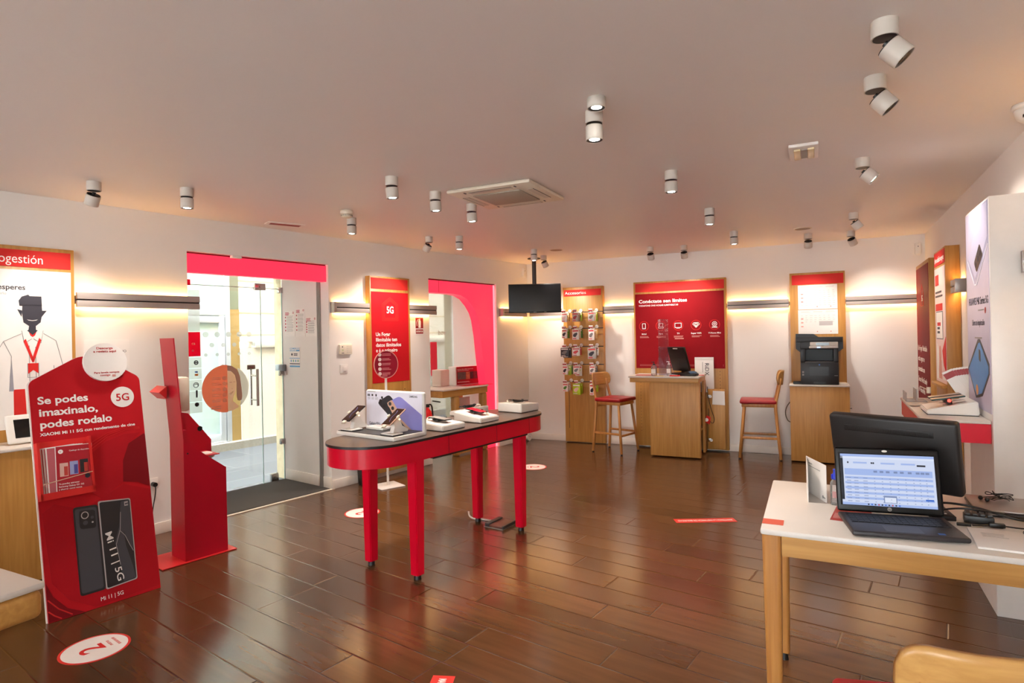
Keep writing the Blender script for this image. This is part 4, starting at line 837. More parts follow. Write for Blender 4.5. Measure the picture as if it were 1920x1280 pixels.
hang = [  # row, column, [(colour, width, height, detail)]
 (0, 0, [('white', .075, .135, 'pink'), ('kraft', .085, .12, 'brown')]), (0, 1, [('clear', .085, .13, 'maroon'), ('grey', .06, .13, 'dark'), ('lime', .06, .12, 'green')]), (0, 2, [('clear', .085, .13, 'brown'), ('white', .06, .12, 'grey'), ('lime', .05, .13, 'green')]),
 (1, 0, [('white', .075, .13, 'dark'), ('green', .07, .13, 'lime')]), (1, 1, [('white', .095, .15, 'dark'), ('white', .07, .13, 'green'), ('green', .06, .13, 'lime')]), (1, 2, [('white', .085, .16, 'grey'), ('kraft', .10, .14, 'brown')]),
 (2, 0, [('dark', .12, .13, 'grey'), ('dark', .11, .15, 'maroon')]), (2, 1, [('white', .105, .12, 'redp'), ('redp', .08, .11, 'white')]), (2, 2, [('clear', .115, .16, 'dark'), ('grey', .07, .15, 'white'), ('white', .06, .12, 'grey')]),
 (3, 0, [('white', .075, .13, 'dark'), ('lime', .10, .14, 'white'), ('green', .07, .13, 'lime')]), (3, 1, [('white', .085, .12, 'grey'), ('white', .09, .15, 'lime')]), (3, 2, [('white', .075, .12, 'grey'), ('grey', .08, .12, 'white')]),
 (4, 0, [('white', .08, .12, 'green'), ('white', .07, .11, 'maroon')]), (4, 1, [('lime', .115, .16, 'pink'), ('lime', .10, .15, 'green')]), (4, 2, [('white', .08, .16, 'dark'), ('lime', .09, .12, 'white')])]
rn = ('top', 'second', 'third', 'fourth', 'bottom'); cn = ('left', 'middle', 'right')
cw = {'white': 'white', 'lime': 'lime green', 'green': 'dark green', 'kraft': 'tan cardboard', 'redp': 'red', 'dark': 'black', 'clear': 'clear plastic', 'grey': 'grey'}
HX = (.105, .265, .49)
for row, c, packs in hang:
    z = ROWS[row]+.012; x = HX[c]
    h = MB().tube([(x, -.09, z+.008), (x-.002, -.12, z+.01), (x-.02, -.27, z+.004), (x-.022, -.285, z+.02)], .0028, seg=6);
    ho = h.obj('hook', STEEL, t); MB().cyl((x, -.1015, z+.014), .024, .004, axis='Y', seg=20).obj('hook_disc', PLAST, ho); MB().box(x-.05, x+.005, -.292, -.288, z-.005, z+.028).obj('price_tag', PAPER, ho); MB().box(x-.05, x+.005, -.2935, -.292, z-.004, z+.012).obj('price_tag_band', REDD, ho)
    for i, (col, pw, phh, det) in enumerate(packs):
        where = 'in front' if i == 0 else ('behind' if len(packs) == 2 else ('in between' if i == 1 else 'at the back'))
        y = -.266+.07*i; hx = x-.019+.008*i
        g = thing('accessory_pack', '%s accessory pack hanging %s on the %s hook of the %s row' % (cw[col], where, cn[c], rn[row]), 'accessory pack', WB @ T(.527, 0, 0) @ T(hx, y, z-.008) @ RZ(random.uniform(-9, 9)), 'accessory packs on the Accesorios board')
        MB().box(-pw/2, pw/2, -.014, .012, -phh, -.012, .002).obj('box', PKM[col], g); MB().prism([(-.02, -.014), (.02, -.014), (.02, .012), (.007, .012), (.007, .002), (-.007, .002), (-.007, .012), (-.02, .012)], -.001, .001).obj('hang_tab', PLAST, g)
        MB().m(0).prism([(-pw*.34, -phh*.72), (-pw*.02, -phh*.78), (pw*.30, -phh*.50), (pw*.22, -phh*.36), (-pw*.12, -phh*.42), (-pw*.36, -phh*.56)], -.0152, -.014).m(1).box(-pw*.42, pw*.42, -.0152, -.014, -phh*.27, -phh*.16).box(-pw*.4, pw*.1, -.0152, -.014, -phh*.93, -phh*.86).obj('pack_print', [PKM[det], PKM['redp' if col in ('white', 'clear') else 'white']], g)
# wide red panel
t = board('wide_panel', 'wide oak panel with red Conéctate sen límites poster', WB, 1.527, 2.69, .02, 2.172, .08)
X = -1.527; grad = mat('poster_red_wide', (138, 16, 24), .65, spec=.12)
bx(t, X+1.551, X+2.668, 2.037, 2.15, REDB, -.08, 'red_band'); bx(t, X+1.546, X+2.664, 1.038, 2.012, grad, -.08, 'poster')
txt(t, 'Conéctate sen límites', X+1.594, 1.893, .043, PRINTW, -.0835, .03, width=.62); txt(t, 'VODAFONE ONE HOGAR ILIMITABLE 3.0', X+1.594, 1.848, .02, PRINTW, -.0835, .02, width=.51)
b = MB(); y0, y1 = -.0845, -.083
cs = [X+v for v in (1.658, 1.877, 2.099, 2.322, 2.546)]
ICM = [REDB, PRINTW, mat('print_pale_red', (220, 150, 140), .5), mat('print_dim_red', (170, 80, 76), .5)]
def icon(c): return MB().m(0).ring((c, 1.588), .058, .064, y0, y1).m(1)
c = cs[0]; b = icon(c); b.line([(c-.02, 1.555), (c-.02, 1.622), (c+.02, 1.622), (c+.02, 1.555), (c-.02, 1.555)], .007, y0, y1).box(c-.005, c+.005, y0, y1, 1.56, 1.566)
b.obj('icon', ICM, t); c = cs[1]; b = icon(c); b.line([(c-.03, 1.558), (c+.035, 1.558), (c+.035, 1.575), (c-.03, 1.575), (c-.03, 1.558)], .006, y0, y1).line([(c-.015, 1.578), (c-.022, 1.62), (c+.03, 1.62), (c+.022, 1.578)], .006, y0, y1)
b.obj('icon', ICM, t); c = cs[2]; b = icon(c); b.line([(c-.04, 1.562), (c+.04, 1.562), (c+.04, 1.618), (c-.04, 1.618), (c-.04, 1.562)], .007, y0, y1).box(c-.022, c+.022, y0, y1, 1.55, 1.556)
b.obj('icon', ICM, t); c = cs[3]; b = icon(c)
for k in (1, .62, .3): b.line([(c-.042*k, 1.60), (c-.028*k, 1.60+.02*k), (c+.028*k, 1.60+.02*k), (c+.042*k, 1.60), (c, 1.557+.02*(1-k)), (c-.042*k, 1.60)], .005, y0, y1)
b.obj('icon', ICM, t); c = cs[4]; b = icon(c); b.ring((c, 1.598), .024, .03, y0, y1).ring((c, 1.598), .008, .014, y0, y1).line([(c-.032, 1.553), (c+.032, 1.553), (c+.026, 1.562), (c-.026, 1.562), (c-.032, 1.553)], .006, y0, y1)
b.obj('icon', ICM, t); b = MB()
for c in cs: small_print(b.m(2), c-.055, 1.452, .12, 2, .005, .013, y0, y1)
small_print(b, cs[2]-.045, 1.42, .12, 1, .01, .012, y0, y1); small_print(b.m(3), X+1.595, 1.083, .9, 2, .006, .014, y0, y1); b.m(3).box(X+2.64, X+2.643, y0, y1, 1.06, 1.09)
b.obj('small_print', ICM, t)
for c, s in zip(cs, ('Móbil', 'Fibra', 'TV', 'Super WiFi', 'V-Home Mini')): txt(t, s, c, 1.476, .02, PRINTW, -.084, .02, 'CENTER')
hb = MB()
for z in [1.0-.042*k for k in range(6)]: hb.cyl((X+2.60, -.0805, z), .0045, .002, axis='Y', seg=8)
for z in [.93-.042*k for k in range(18)]: hb.cyl((X+1.60, -.0805, z), .004, .002, axis='Y', seg=8)
hb.obj('peg_holes', BLACK, t)
# service counter standing out from the panel
t = thing('service_counter', 'oak service counter with white top in front of the wide red panel', 'counter', at(WB, 0, 0, 0))
MB().box(1.60, 2.44, -.70, -.15, .955, .975, .004).obj('countertop', TOPW, t); MB().box(1.615, 2.43, -.69, -.155, .90, .955, .003).obj('top_frame', OAKX, t)
MB().box(1.85, 2.437, -.668, -.63, .018, .90, .003).obj('front_panel', OAK, t); MB().box(2.37, 2.437, -.63, -.59, .018, .90).box(2.41, 2.437, -.30, -.16, .02, .90).obj('side_panel', OAK, t); MB().box(1.85, 1.87, -.63, -.085, .02, .90).obj('side_panel', OAK, t)
MB().box(1.87, 2.41, -.59, -.10, .30, .32).box(1.87, 2.41, -.10, -.085, .02, .9).obj('inner_shelf', OAKX, t)
dr = MB().box(2.465, 2.665, -.20, -.18, .055, .79, .002).obj('door', OAK, t, label='open oak cabinet door with silver hinges')
for z in (.16, .70): MB().box(2.45, 2.50, -.215, -.20, z-.02, z+.02, .004).cyl((2.495, -.21, z), .018, .012, axis='Y', seg=14).obj('hinge', STEEL, dr)
MB().tube([(2.46, -.20, .82), (2.47, -.22, .7), (2.50, -.22, .55), (2.545, -.22, .42), (2.52, -.22, .36), (2.48, -.22, .40), (2.475, -.22, .55)], .0035, smooth=2).obj('cord', BLACK, t)
t = thing('door_note', 'creased white note taped on the open cabinet door', 'notice', at(WB, 2.515, -.2015, .60)); MB().prism([(0, .0), (.15, -.005), (.148, .165), (.01, .17)], -.002, 0).obj('sheet', PAPER, t)
t = thing('red_label', 'small red leaflet with white round picture inside the open counter', 'leaflet', at(WB, 2.44, -.25, .36)); MB().prism([(0, .02), (.05, 0), (.06, .09), (.01, .11)], -.006, 0).obj('sheet', REDB, t); MB().disc(.012, .055, .022, -.008, -.006).obj('round_picture', PAPER, t)
t = thing('envelope', 'white padded envelope with handwriting standing behind the counter', 'envelope', at(WB, 2.30, -.10, .74, 0)); MB().box(0, .23, -.012, 0, 0, .44, .003).obj('body', PAPER, t); MB().prism([(0, .44), (.23, .44), (.22, .41), (.01, .41)], -.014, -.012).obj('flap', WHITE, t); txt(t, 'RiDX', 0, 0, .05, INK, 0, 0, M=T(.125, -.0135, .37) @ RY(90)); MB().box(.095, .099, -.0135, -.012, .25, .38).obj('pen_line', INK, t)
CT = at(WB, 0, 0, .9755)
ACR = glass('acrylic', (.97, .96, .99), .5, .025, (.75, .72, .95)); BOT = glass('clear_bottle', (.92, .92, .92), 1.0, .14, (.9, .88, .84))
t = thing('acrylic_screen', 'tall clear acrylic screen standing on the service counter', 'screen', CT @ T(1.99, -.47, 0) @ RZ(80)); MB().box(-.16, .16, -.003, .003, 0, .69, .002).obj('sheet', ACR, t)
for x in (-.12, .12): MB().prism([(-.10, 0), (.10, 0), (.02, .22), (-.02, .22)], x-.003, x+.003, 'X').obj('foot', ACR, t)
def pump(name, label, M, r, h, cap, capm, M2=BOT):
    t = thing(name, label, 'bottle', M); MB().lathe([(r*.9, 0), (r, .006), (r, h*.72), (r*.45, h*.85), (r*.42, h*.9)]).obj('bottle', M2, t); MB().box(-r*.75, r*.75, -r-.001, -r*.8, h*.2, h*.55).obj('bottle_label', PAPER, t)
    MB().cyl((0, 0, h*.93), r*.5, h*.1, seg=16).cyl((0, 0, h*1.03), r*.16, h*.14, seg=10).box(-r*.9, r*.3, -.006, .006, h*1.09, h*1.14, .002).obj('pump', capm, t)
pump('sanitizer_bottle', 'clear pump bottle with black pump at the left of the counter', CT @ T(1.895, -.60, 0), .034, .15, 0, BLACK)
pump('spray_bottle', 'clear bottle with white pump beside the black monitor on the counter', CT @ T(2.06, -.52, 0), .03, .15, 0, PLAST)
t = thing('counter_monitor', 'black tilted touch monitor on the service counter', 'monitor', CT @ T(2.19, -.31, 0) @ RZ(-38)); MB().box(-.15, .15, -.02, .015, .05, .36, .008, M=RX(17)).obj('screen_case', BLACK, t); MB().box(-.10, .10, -.1, .12, 0, .022, .006).obj('foot', BLACK, t); MB().box(-.03, .03, .0, .06, .02, .16).obj('neck', BLACK, t); MB().box(-.04, .04, -.022, -.0195, .34, .35, M=RX(17)).obj('sticker', PAPER, t)
t = thing('bar_scanner', 'black and blue handheld scanner lying on the service counter', 'scanner', CT @ T(2.30, -.56, 0) @ RZ(-12)); MB().box(-.12, .11, -.06, .05, .0, .035, .014, seg=3).sph((.03, -.01, .035), .05, (1.6, 1, .5)).obj('body', BLACK, t); MB().sph((.05, -.02, .04), .045, (1.4, .9, .5)).obj('blue_cover', mat('blue_grey', (70, 96, 122), .4), t)
tag(MB().box(-.06, .06, -.02, .02, 0, .012, .003).obj('marker_box', REDB, M=CT @ T(2.15, -.63, 0)), 'small red and white box at the front edge of the counter', 'box')
tag(MB().box(-.05, .05, -.03, .03, 0, .004).obj('yellow_note', mat('note_yellow', (230, 196, 90), .6), M=CT @ T(1.97, -.65, 0)), 'yellow note pad lying at the front of the counter', 'note pad')
tag(MB().box(-.1, .1, -.08, .08, 0, .0015).obj('red_leaflet', mat('leaflet_rose', (190, 80, 84), .5), M=CT @ T(1.75, -.50, 0) @ RZ(8)), 'flat red leaflet on the left end of the counter', 'leaflet')
tag(MB().box(-.07, .07, -.04, .04, 0, .003).obj('red_leaflet', REDB, M=CT @ T(2.385, -.43, 0) @ RZ(12)), 'flat red leaflet at the right end of the counter', 'leaflet')
# printer board and cabinet
t = board('display_board', 'oak board with red band above the black printer', WB, 3.408, 3.985, .3, 2.17, .085)
bx(t, .024, .562, 2.03, 2.145, REDB, -.085, 'red_band')
def tariff(t, x0, x1, z0, z1, rows, head):
    bx(t, x0, x1, z0, z1, PAPER, -.085, 'sheet'); b = MB(); y0, y1 = -.0895, -.088
    for i in range(rows):
        for j in range(8): b.m(0).box(x0+.03+j*.047, x0+.03+j*.047+random.uniform(.014, .03), y0, y1, z1-.07-.024*i, z1-.066-.024*i)
    for j in range(3): b.m(0); small_print(b, x0+.03+.13*j, z1-.02, .11, 2, .003, .008, y0, y1)
    if rows < 7: b.m(0).box(x0+.22, x0+.36, y0, y1, z0+.1, z0+.15)
    b.m(1)
    for j in range(3): b.box(x0+.03, x0+.055, y0, y1, z1-.11-.045*j, z1-.10-.045*j)
    b.disc(x0+.2, z0+.03, .006, y0, y1).disc(x0+.34, z0+.03, .006, y0, y1); b.obj('table_print', [mat('print_faint_grey', (190, 184, 182), .6), mat('print_faint_red', (220, 130, 120), .6)], t)
tariff(t, .088, .497, 1.738, 2.022, 8, 0); tariff(t, .085, .498, 1.447, 1.732, 4, 1)
t = thing('printer_cabinet', 'oak cabinet with pale top under the black printer', 'cabinet', at(WB, 0, 0, 0))
MB().box(3.395, 3.99, -.44, -.087, .018, .862, .003).obj('body', OAK, t); MB().box(3.39, 3.995, -.45, -.087, .862, .882, .004).obj('top', TOPW, t); MB().cyl((4.0, -.3, .62), .01, .03, axis='X', seg=14).obj('knob', STEEL, t)
MB().tube([(3.395, -.2, .42), (3.36, -.22, .44), (3.335, -.22, .52), (3.35, -.22, .60), (3.39, -.22, .66)], .006, smooth=2).obj('cable', mat('cable_brown', (96, 84, 66), .5), t)
t = thing('printer', 'black multifunction office printer with grey control panel', 'printer', at(WB, 3.70, -.27, .884))
PBK = mat('printer_black', (26, 26, 29), .45)
b = MB().box(-.19, .19, -.165, .16, .0, .25, .008).box(-.19, -.14, -.165, .16, .25, .40, .006).box(.14, .19, -.165, .16, .25, .40, .006).box(-.19, .19, -.165, .16, .395, .48, .008).box(-.14, .14, .06, .16, .25, .40); b.obj('body', PBK, t)
MB().box(-.23, .235, -.12, .17, .475, .53, .008).prism([(-.235, .40), (-.19, .36), (-.19, .53), (-.235, .53)], -.1, .16).prism([(.24, .40), (.19, .36), (.19, .53), (.24, .53)], -.1, .16).prism([(-.235, .53), (.0, .53), (-.05, .565), (-.235, .57)], -.08, .16).obj('scanner_unit', PBK, t)
MB().box(-.10, .188, -.19, -.12, .405, .43, .006).box(-.09, .188, -.175, -.12, .43, .475, .006, M=None).obj('control_panel', mat('panel_grey', (186, 178, 170), .4), t); MB().box(-.03, .10, -.1775, -.1745, .437, .47).obj('display', BLACKG, t); MB().box(-.02, .012, -.1915, -.1895, .41, .424).obj('lit_key', emis('key_blue', (.3, .5, 1), 1.2), t)
MB().box(-.10, .09, -.1675, -.165, .10, .20).obj('tray_front', mat('printer_dark', (34, 34, 38), .4), t); MB().box(-.14, .14, -.16, .05, .25, .258).obj('output_tray', mat('tray_brownish', (70, 58, 48), .4), t); MB().box(-.06, .06, -.168, -.165, .012, .03).obj('tray_grip', BLACK, t)
MB().box(-.175, -.155, -.1675, -.165, .10, .12).box(-.175, -.155, -.1675, -.165, .13, .15).box(.145, .18, -.1675, -.165, .10, .106).obj('printer_marks', GREYP, t); MB().disc(0, .222, .008, -.1675, -.165).obj('round_mark', mat('blue_mark', (80, 130, 210), .4), t)
tag(MB().box(-.04, .05, -.05, .05, 0, .03, .008).obj('adapter', BLACK, M=at(WB, 3.47, -.36, .884)), 'black adapter on the cabinet at the left of the printer', 'adapter')
tag(MB().box(-.04, .04, -.09, .09, 0, .012, .001).obj('paper_stack', PAPER, M=at(WB, 3.935, -.27, .884, 6)), 'small stack of papers on the cabinet right of the printer', 'papers')
# ================================================================== BAR STOOLS AND CHAIR
CUSH = mat('red_cushion', (160, 14, 28), .38, var=.06)
def chair(label, M, seat, back, w, d, name='bar_stool', cat='stool', group='wooden bar stools with red seats'):
    """front towards +x; seat = cushion top height, back = top of backrest"""
    t = thing(name, label, cat, M, group)
    c = MB().box(-d/2, d/2, -w/2, w/2, seat-.045, seat, .02, seg=4)
    for v in c.bm.verts:
        if v.co.z > seat-.015: v.co.z += .008*(1-(v.co.x/(d/2))**2)
    c.obj('seat', CUSH, t)
    MB().box(-d/2+.02, d/2-.02, -w/2+.03, w/2-.03, seat-.085, seat-.045, .006).obj('seat_frame', OAKC, t)
    for s in (-1, 1):
        l = MB().tube([(d/2-.05, s*(w/2-.05), seat-.05), (d/2+.01, s*(w/2+.0), .012)], .017, seg=12); g = l.obj('leg', OAKC, t); MB().cyl((d/2+.011, s*(w/2), .007), .012, .014, seg=12).obj('foot', BLACK, g)
        l = MB().tube([(-d/2-.035, s*(w/2-.01), .012), (-d/2+.01, s*(w/2-.03), seat-.16), (-d/2+.012, s*(w/2-.03), seat-.02), (-d/2-.01, s*(w/2-.04), seat+.06), (-d/2-.046, s*(w/2-.055), back-.085)], .018, seg=12, smooth=1); g = l.obj('leg', OAKC, t); MB().cyl((-d/2-.035, s*(w/2-.01), .007), .012, .014, seg=12).obj('foot', BLACK, g)
        if seat > .6: MB().box(-d/2-.02, d/2-.01, s*(w/2-.018)-.009, s*(w/2-.018)+.009, .235, .262, .004).obj('side_rail', OAKC, t)
    if seat > .6: MB().box(d/2-.03, d/2-.008, -w/2+.02, w/2-.02, .215, .24, .004).obj('foot_rest', OAKC, t)
    MB().box(-d/2+.0, -d/2+.02, -w/2+.04, w/2-.04, seat-.12, seat-.09, .004).obj('back_rail', OAKC, t)
    # bent backrest
    H = .165; n = 14; b = MB(); P = []
    outline = rounded([(-w/2, back-H), (w/2, back-H), (w/2, back), (-w/2, back)], .06, 8)
    f = []; r = []
    for y, z in outline:
        x = -d/2-.06+.055*(2*y/w)**2-.10*(z-back+H*.5)
        f.append(b.bm.verts.new((x, y, z))); r.append(b.bm.verts.new((x-.014, y, z)))
    def cap(vs, flip):
        # strips between the outline halves keep the bend
        k = len(vs)//2
        for i in range(k-1):
            q = [vs[i], vs[i+1], vs[len(vs)-2-i], vs[len(vs)-1-i]]
            try: b.bm.faces.new(q[::-1] if flip else q)
            except ValueError: pass
    # subdivide along y for smooth bend: rebuild as a grid
    b.bm.clear(); N = 44; K = 8; grid = []
    for i in range(N+1):
        y = -w/2+w*i/N; e = abs(y)-(w/2-.06); cut = 0 if e < 0 else .06-math.sqrt(max(0, .06**2-e*e))
        col = []
        for j in range(K+1):
            z = back-H+cut+(H-2*cut)*j/K; x = -d/2-.075+.06*(2*y/w)**2-.10*(z-back+H*.5)
            col.append((b.bm.verts.new((x+.008, y, z)), b.bm.verts.new((x-.008, y, z))))
        grid.append(col)
    for i in range(N):
        for j in range(K):
            A, B_, C_, D_ = grid[i][j], grid[i+1][j], grid[i+1][j+1], grid[i][j+1]
            b.bm.faces.new((A[0], B_[0], C_[0], D_[0])); b.bm.faces.new((D_[1], C_[1], B_[1], A[1]))
        for j in (0, K):
            A, B_ = grid[i][j], grid[i+1][j]; b.bm.faces.new((A[1], B_[1], B_[0], A[0]) if j == 0 else (A[0], B_[0], B_[1], A[1]))
    for i in (0, N):
        for j in range(K):
            A, D_ = grid[i][j], grid[i][j+1]; b.bm.faces.new((A[0], D_[0], D_[1], A[1]) if i == 0 else (A[1], D_[1], D_[0], A[0]))
    b.obj('backrest', wood('oak_backrest', (182, 130, 68), (212, 164, 98), .32, axis=1), t)
    return t
chair('bar stool with red seat between the Accesorios board and the counter', WB @ T(1.37, -.49, 0) @ RZ(-16), .69, 1.0, .40, .38)
chair('bar stool with red seat right of the counter, seen from the side', WB @ T(3.045, -.25, 0) @ RZ(183), .69, 1.03, .36, .40)
chair('oak chair with bent backrest and red seat cut off at the lower right corner', T(1.082, 1.53, 0) @ RZ(79), .475, .815, .41, .44, 'desk_chair', 'chair', None)
# ================================================================== RIGHT WALL
def rboard(name, label, x0, x1, d, z0=0.02, z1=2.16):
    t = thing(name, label, 'display board', at(WR, x0, 0, 0)); MB().box(0, x1-x0, -d, -.002, z0, z1, .003).obj('oak_panel', OAK, t); return t
t = rboard('display_board', 'oak board with dark red poster in the right back corner', .12, 1.09, .10)
bx(t, .03, .94, .45, 2.12, mat('poster_maroon', (128, 18, 26), .6, spec=.15), -.10, 'poster')
for k, s in enumerate(('Un Fogar Ilimitable', 'está seguro e', 'conectado con', 'Secure Net Family', 'e V-Home Mini')): txt(t, s, .07, 1.26-.11*k, .055, PRINTW, -.1035, .02, width=(.7, .5, .5, .66, .5)[k])
hs = MB()
for o in (0, .02): hs.line([(.38+o, 1.72), (.38+o, 1.86-o), (.48, 1.94-o), (.58-o, 1.86-o), (.58-o, 1.72), (.38+o, 1.72)], .007, -.1045, -.103)
hs.obj('house_outline', REDB, t); txt(t, '5G', .48, 1.77, .06, PRINTW, -.1035, .02, 'CENTER')
t = rboard('display_board', 'oak board with pink and red poster on the right wall', 1.44, 2.03, .10)
bx(t, .03, .58, 2.03, 2.145, REDB, -.10, 'red_band'); txt(t, '#vodafoneyu', .06, 2.06, .045, PRINTW, -.1035, .03, width=.48); bx(t, .03, .58, 1.03, 2.008, mat('print_pink', (236, 206, 200), .5), -.10, 'poster')
b = MB(); y0, y1 = -.105, -.103
b.m(0).box(.08, .26, y0, y1, 1.86, 1.95); small_print(b.m(1), .08, 1.80, .42, 2, .016, .035, y0, y1); b.m(0).box(.08, .44, y0, y1, 1.64, 1.70)
b.m(2).box(.10, .44, y0, y1, 1.40, 1.63); b.m(1).line([(.10, 1.40), (.44, 1.40), (.44, 1.63), (.10, 1.63), (.10, 1.40)], .006, y0-.0004, y1); b.m(0).box(.16, .34, y0-.0006, y1, 1.51, 1.54); small_print(b.m(1), .16, 1.49, .15, 2, .02, .035, y0-.0006, y1)
b.m(0).prism([(.58, 1.42), (.40, 1.30), (.46, 1.18), (.58, 1.12)], y0, y1); b.m(3).disc(.27, 1.27, .07, y0, y1, .8).prism([(.18, 1.06), (.36, 1.06), (.33, 1.22), (.22, 1.22)], y0, y1); b.m(2).prism([(.07, 1.05), (.2, 1.05), (.2, 1.3), (.12, 1.36)], y0, y1).box(.42, .55, y0, y1, 1.06, 1.12)
b.obj('poster_print', [REDB, INK, PRINTW, mat('print_skin_pink', (216, 150, 130), .5)], t)
MB().box(.02, .57, -.14, -.10, .995, 1.02, .004).obj('ledge', OAKX, t)
# white poster column with phones
t = thing('poster_column', 'tall white panel on the right wall with a lilac poster of phones', 'display board', at(WR, 3.48, 0, 0))
MB().box(0, .61, -.192, -.002, .0, 2.172, .004).obj('body', WHITE, t)
X = -3.48
bx(t, .012, .598, 1.04, 2.16, mat('poster_lilac', (192, 186, 208), .4), -.192, 'poster', .002)
b = MB(); y0, y1 = -.1952, -.194; V = lambda l: [(a+X, z) for a, z in l]
b.m(0).prism(V([(3.545, 1.885), (3.95, 2.155), (4.07, 2.155), (4.07, 1.93), (3.775, 1.735), (3.72, 1.735)]), y0, y1)
b.m(1).prism(V([(3.56, 1.90), (3.93, 2.15), (4.065, 2.15), (4.065, 1.97), (3.79, 1.79), (3.75, 1.77)]), y0-.0005, y1)
b.m(2).prism(rounded(V([(3.725, 1.86), (3.875, 1.955), (3.955, 1.885), (3.79, 1.80)]), .02), y0-.001, y1)
b.m(3)
for q in ((3.775, 1.845), (3.83, 1.875), (3.89, 1.90)): b.disc(q[0]+X, q[1], .016, y0-.0014, y1)
b.m(4).line(V([(3.545, 1.885), (3.72, 1.735), (3.78, 1.735), (4.07, 1.93)]), .008, y0-.0008, y1)
b.m(2).prism(V([(3.78, 1.428), (3.488, 1.25), (3.70, 1.09), (3.87, 1.115), (4.05, 1.245), (4.05, 1.30), (3.83, 1.428)]), y0, y1)
b.m(5).prism(V([(3.79, 1.405), (3.51, 1.245), (3.71, 1.105), (3.86, 1.13), (4.03, 1.25), (4.03, 1.285), (3.83, 1.41)]), y0-.0005, y1)
b.m(2).prism(rounded(V([(3.80, 1.375), (3.845, 1.365), (3.845, 1.30), (3.80, 1.315)]), .015), y0-.001, y1); b.m(6).disc(3.74+X, 1.14, .03, y0-.001, y1)
b.m(7).disc(3.98+X, 1.585, .017, y0, y1); small_print(b.m(8), 3.80+X, 1.59, .14, 1, .006, .01, y0, y1); small_print(b, 3.70+X, 1.435, .2, 1, .007, .01, y0, y1)
b.obj('printed_phones', [mat('print_silver_lilac', (160, 160, 190), .35), mat('print_lilac_back', (186, 186, 214), .35), PB, INK, mat('print_pale_edge', (226, 226, 236), .4), mat('print_sky_blue', (66, 140, 204), .35), mat('print_orange_dot', (216, 150, 90), .5), REDD, GREYP], t)
txt(t, 'HUAWEI P40 Series 5G', 3.555+X, 1.622, .042, INK, -.1945, .01, width=.49); txt(t, 'Libera tu inspiración', 3.63+X, 1.505, .035, INK, -.1945, 0, width=.32); 
# red wall shelf with trays
SH = at(WR, 0, 0, 0)
t = thing('wall_shelf', 'red wall shelf with pale top beside the white poster panel', 'shelf', SH)
MB().box(3.43, 4.065, -.497, -.194, .987, 1.004, .003).box(2.9, 3.478, -.497, -.104, .987, 1.004, .003).obj('top', TOPW, t); MB().box(3.435, 4.06, -.49, -.194, .885, .987).box(2.9, 3.47, -.49, -.104, .885, .987).obj('body', RED, t)
t = thing('phone_tray', 'white double phone tray with two glowing phones on the red shelf', 'phone tray', SH @ T(3.62, -.455, 1.0045))
b = MB().prism([(0, .004), (.245, .004), (.238, .082), (0, .028)], 0, .27, 'X'); bmesh.ops.bevel(b.bm, geom=list(b.bm.edges), offset=.006, segments=2, affect='EDGES')
b.obj('block', PLAST, t); MB().box(.004, .266, .004, .24, 0, .004).obj('rubber_base', BLACK, t)
for i, x in enumerate((.19, .07)):
    p = thing_part('phone', t, T(x, .11, .092) @ RZ(90) @ Matrix.Rotation(-R(10), 4, 'Y')); MB().box(-.08, .08, -.037, .037, -.004, .004, .003).obj('case', mat('case_teal', (30, 70, 70), .3) if i == 0 else BLACK, p); MB().box(-.076, .076, -.0345, .0345, .004, .0046).obj('screen', mat('screen_pale', (176, 160, 140), .2), p)
    MB().box(-.012, .012, -.046, .046, -.034, -.004, .003).obj('clamp', BLACK, p); MB().sph((.0, .048, -.012), .009).obj('led', emis('led_red', (1, .03, .02), 3), p); MB().sph((0, -.048, -.012), .009).obj('led', emis('led_red', (1, .03, .02), 3), p)
t = thing('brochure_holder', 'clear holder full of white brochures with red headings on the red shelf', 'brochure holder', SH @ T(3.35, -.10, 1.0045)); MB().box(-.06, .06, -.13, .0, 0, .006).obj('base', glass('acrylic2', (.9, .9, .9), 1, .15, (.9, .9, .9)), t)
for k in range(12):
    g = thing('brochure', 'white brochure with red heading fanned in the holder on the red shelf', 'brochure', SH @ T(3.36-.004*k, -.165+.006*k, 1.012) @ RZ(72) @ RY(-30+2.4*k) @ T(0, 0, .006), 'brochures in the holder on the red shelf'); MB().box(-.03, .03, -.001, .001, 0, .235).obj('sheet', PAPER, g); MB().box(-.03, .03, -.0016, -.001, .185, .222).obj('heading', REDD, g)
t = thing('card_rack', 'small clear card rack on the far end of the red shelf', 'rack', SH @ T(3.10, -.43, 1.0045)); MB().box(-.1, .1, -.06, -.055, 0, .06).box(-.1, .1, .0, .005, 0, .085).box(-.1, .1, -.06, .06, 0, .004).obj('rack', glass('acrylic3', (.9, .88, .86), 1, .35, (.9, .86, .84)), t); MB().tube([(-.08, .04, .09), (.16, .06, .085)], .003).cyl((.16, .06, .085), .012, .04, seg=12).obj('hook_rod', CREAM, t)
# ================================================================== DESK AND WHAT LIES ON IT
sq_desk('desk', 'white topped oak desk at the right with an open laptop', DK, .97, .765, .805)
DT = DK @ T(0, 0, .8055)
tag(MB().box(.002, .072, .062, .125, 0, .0008).obj('desk_sticker', mat('sticker_orange_red', (214, 92, 70), .5), M=DT), 'small orange red sticker on the near left corner of the desk', 'sticker')
stk = bpy.data.objects[-1] if False else None
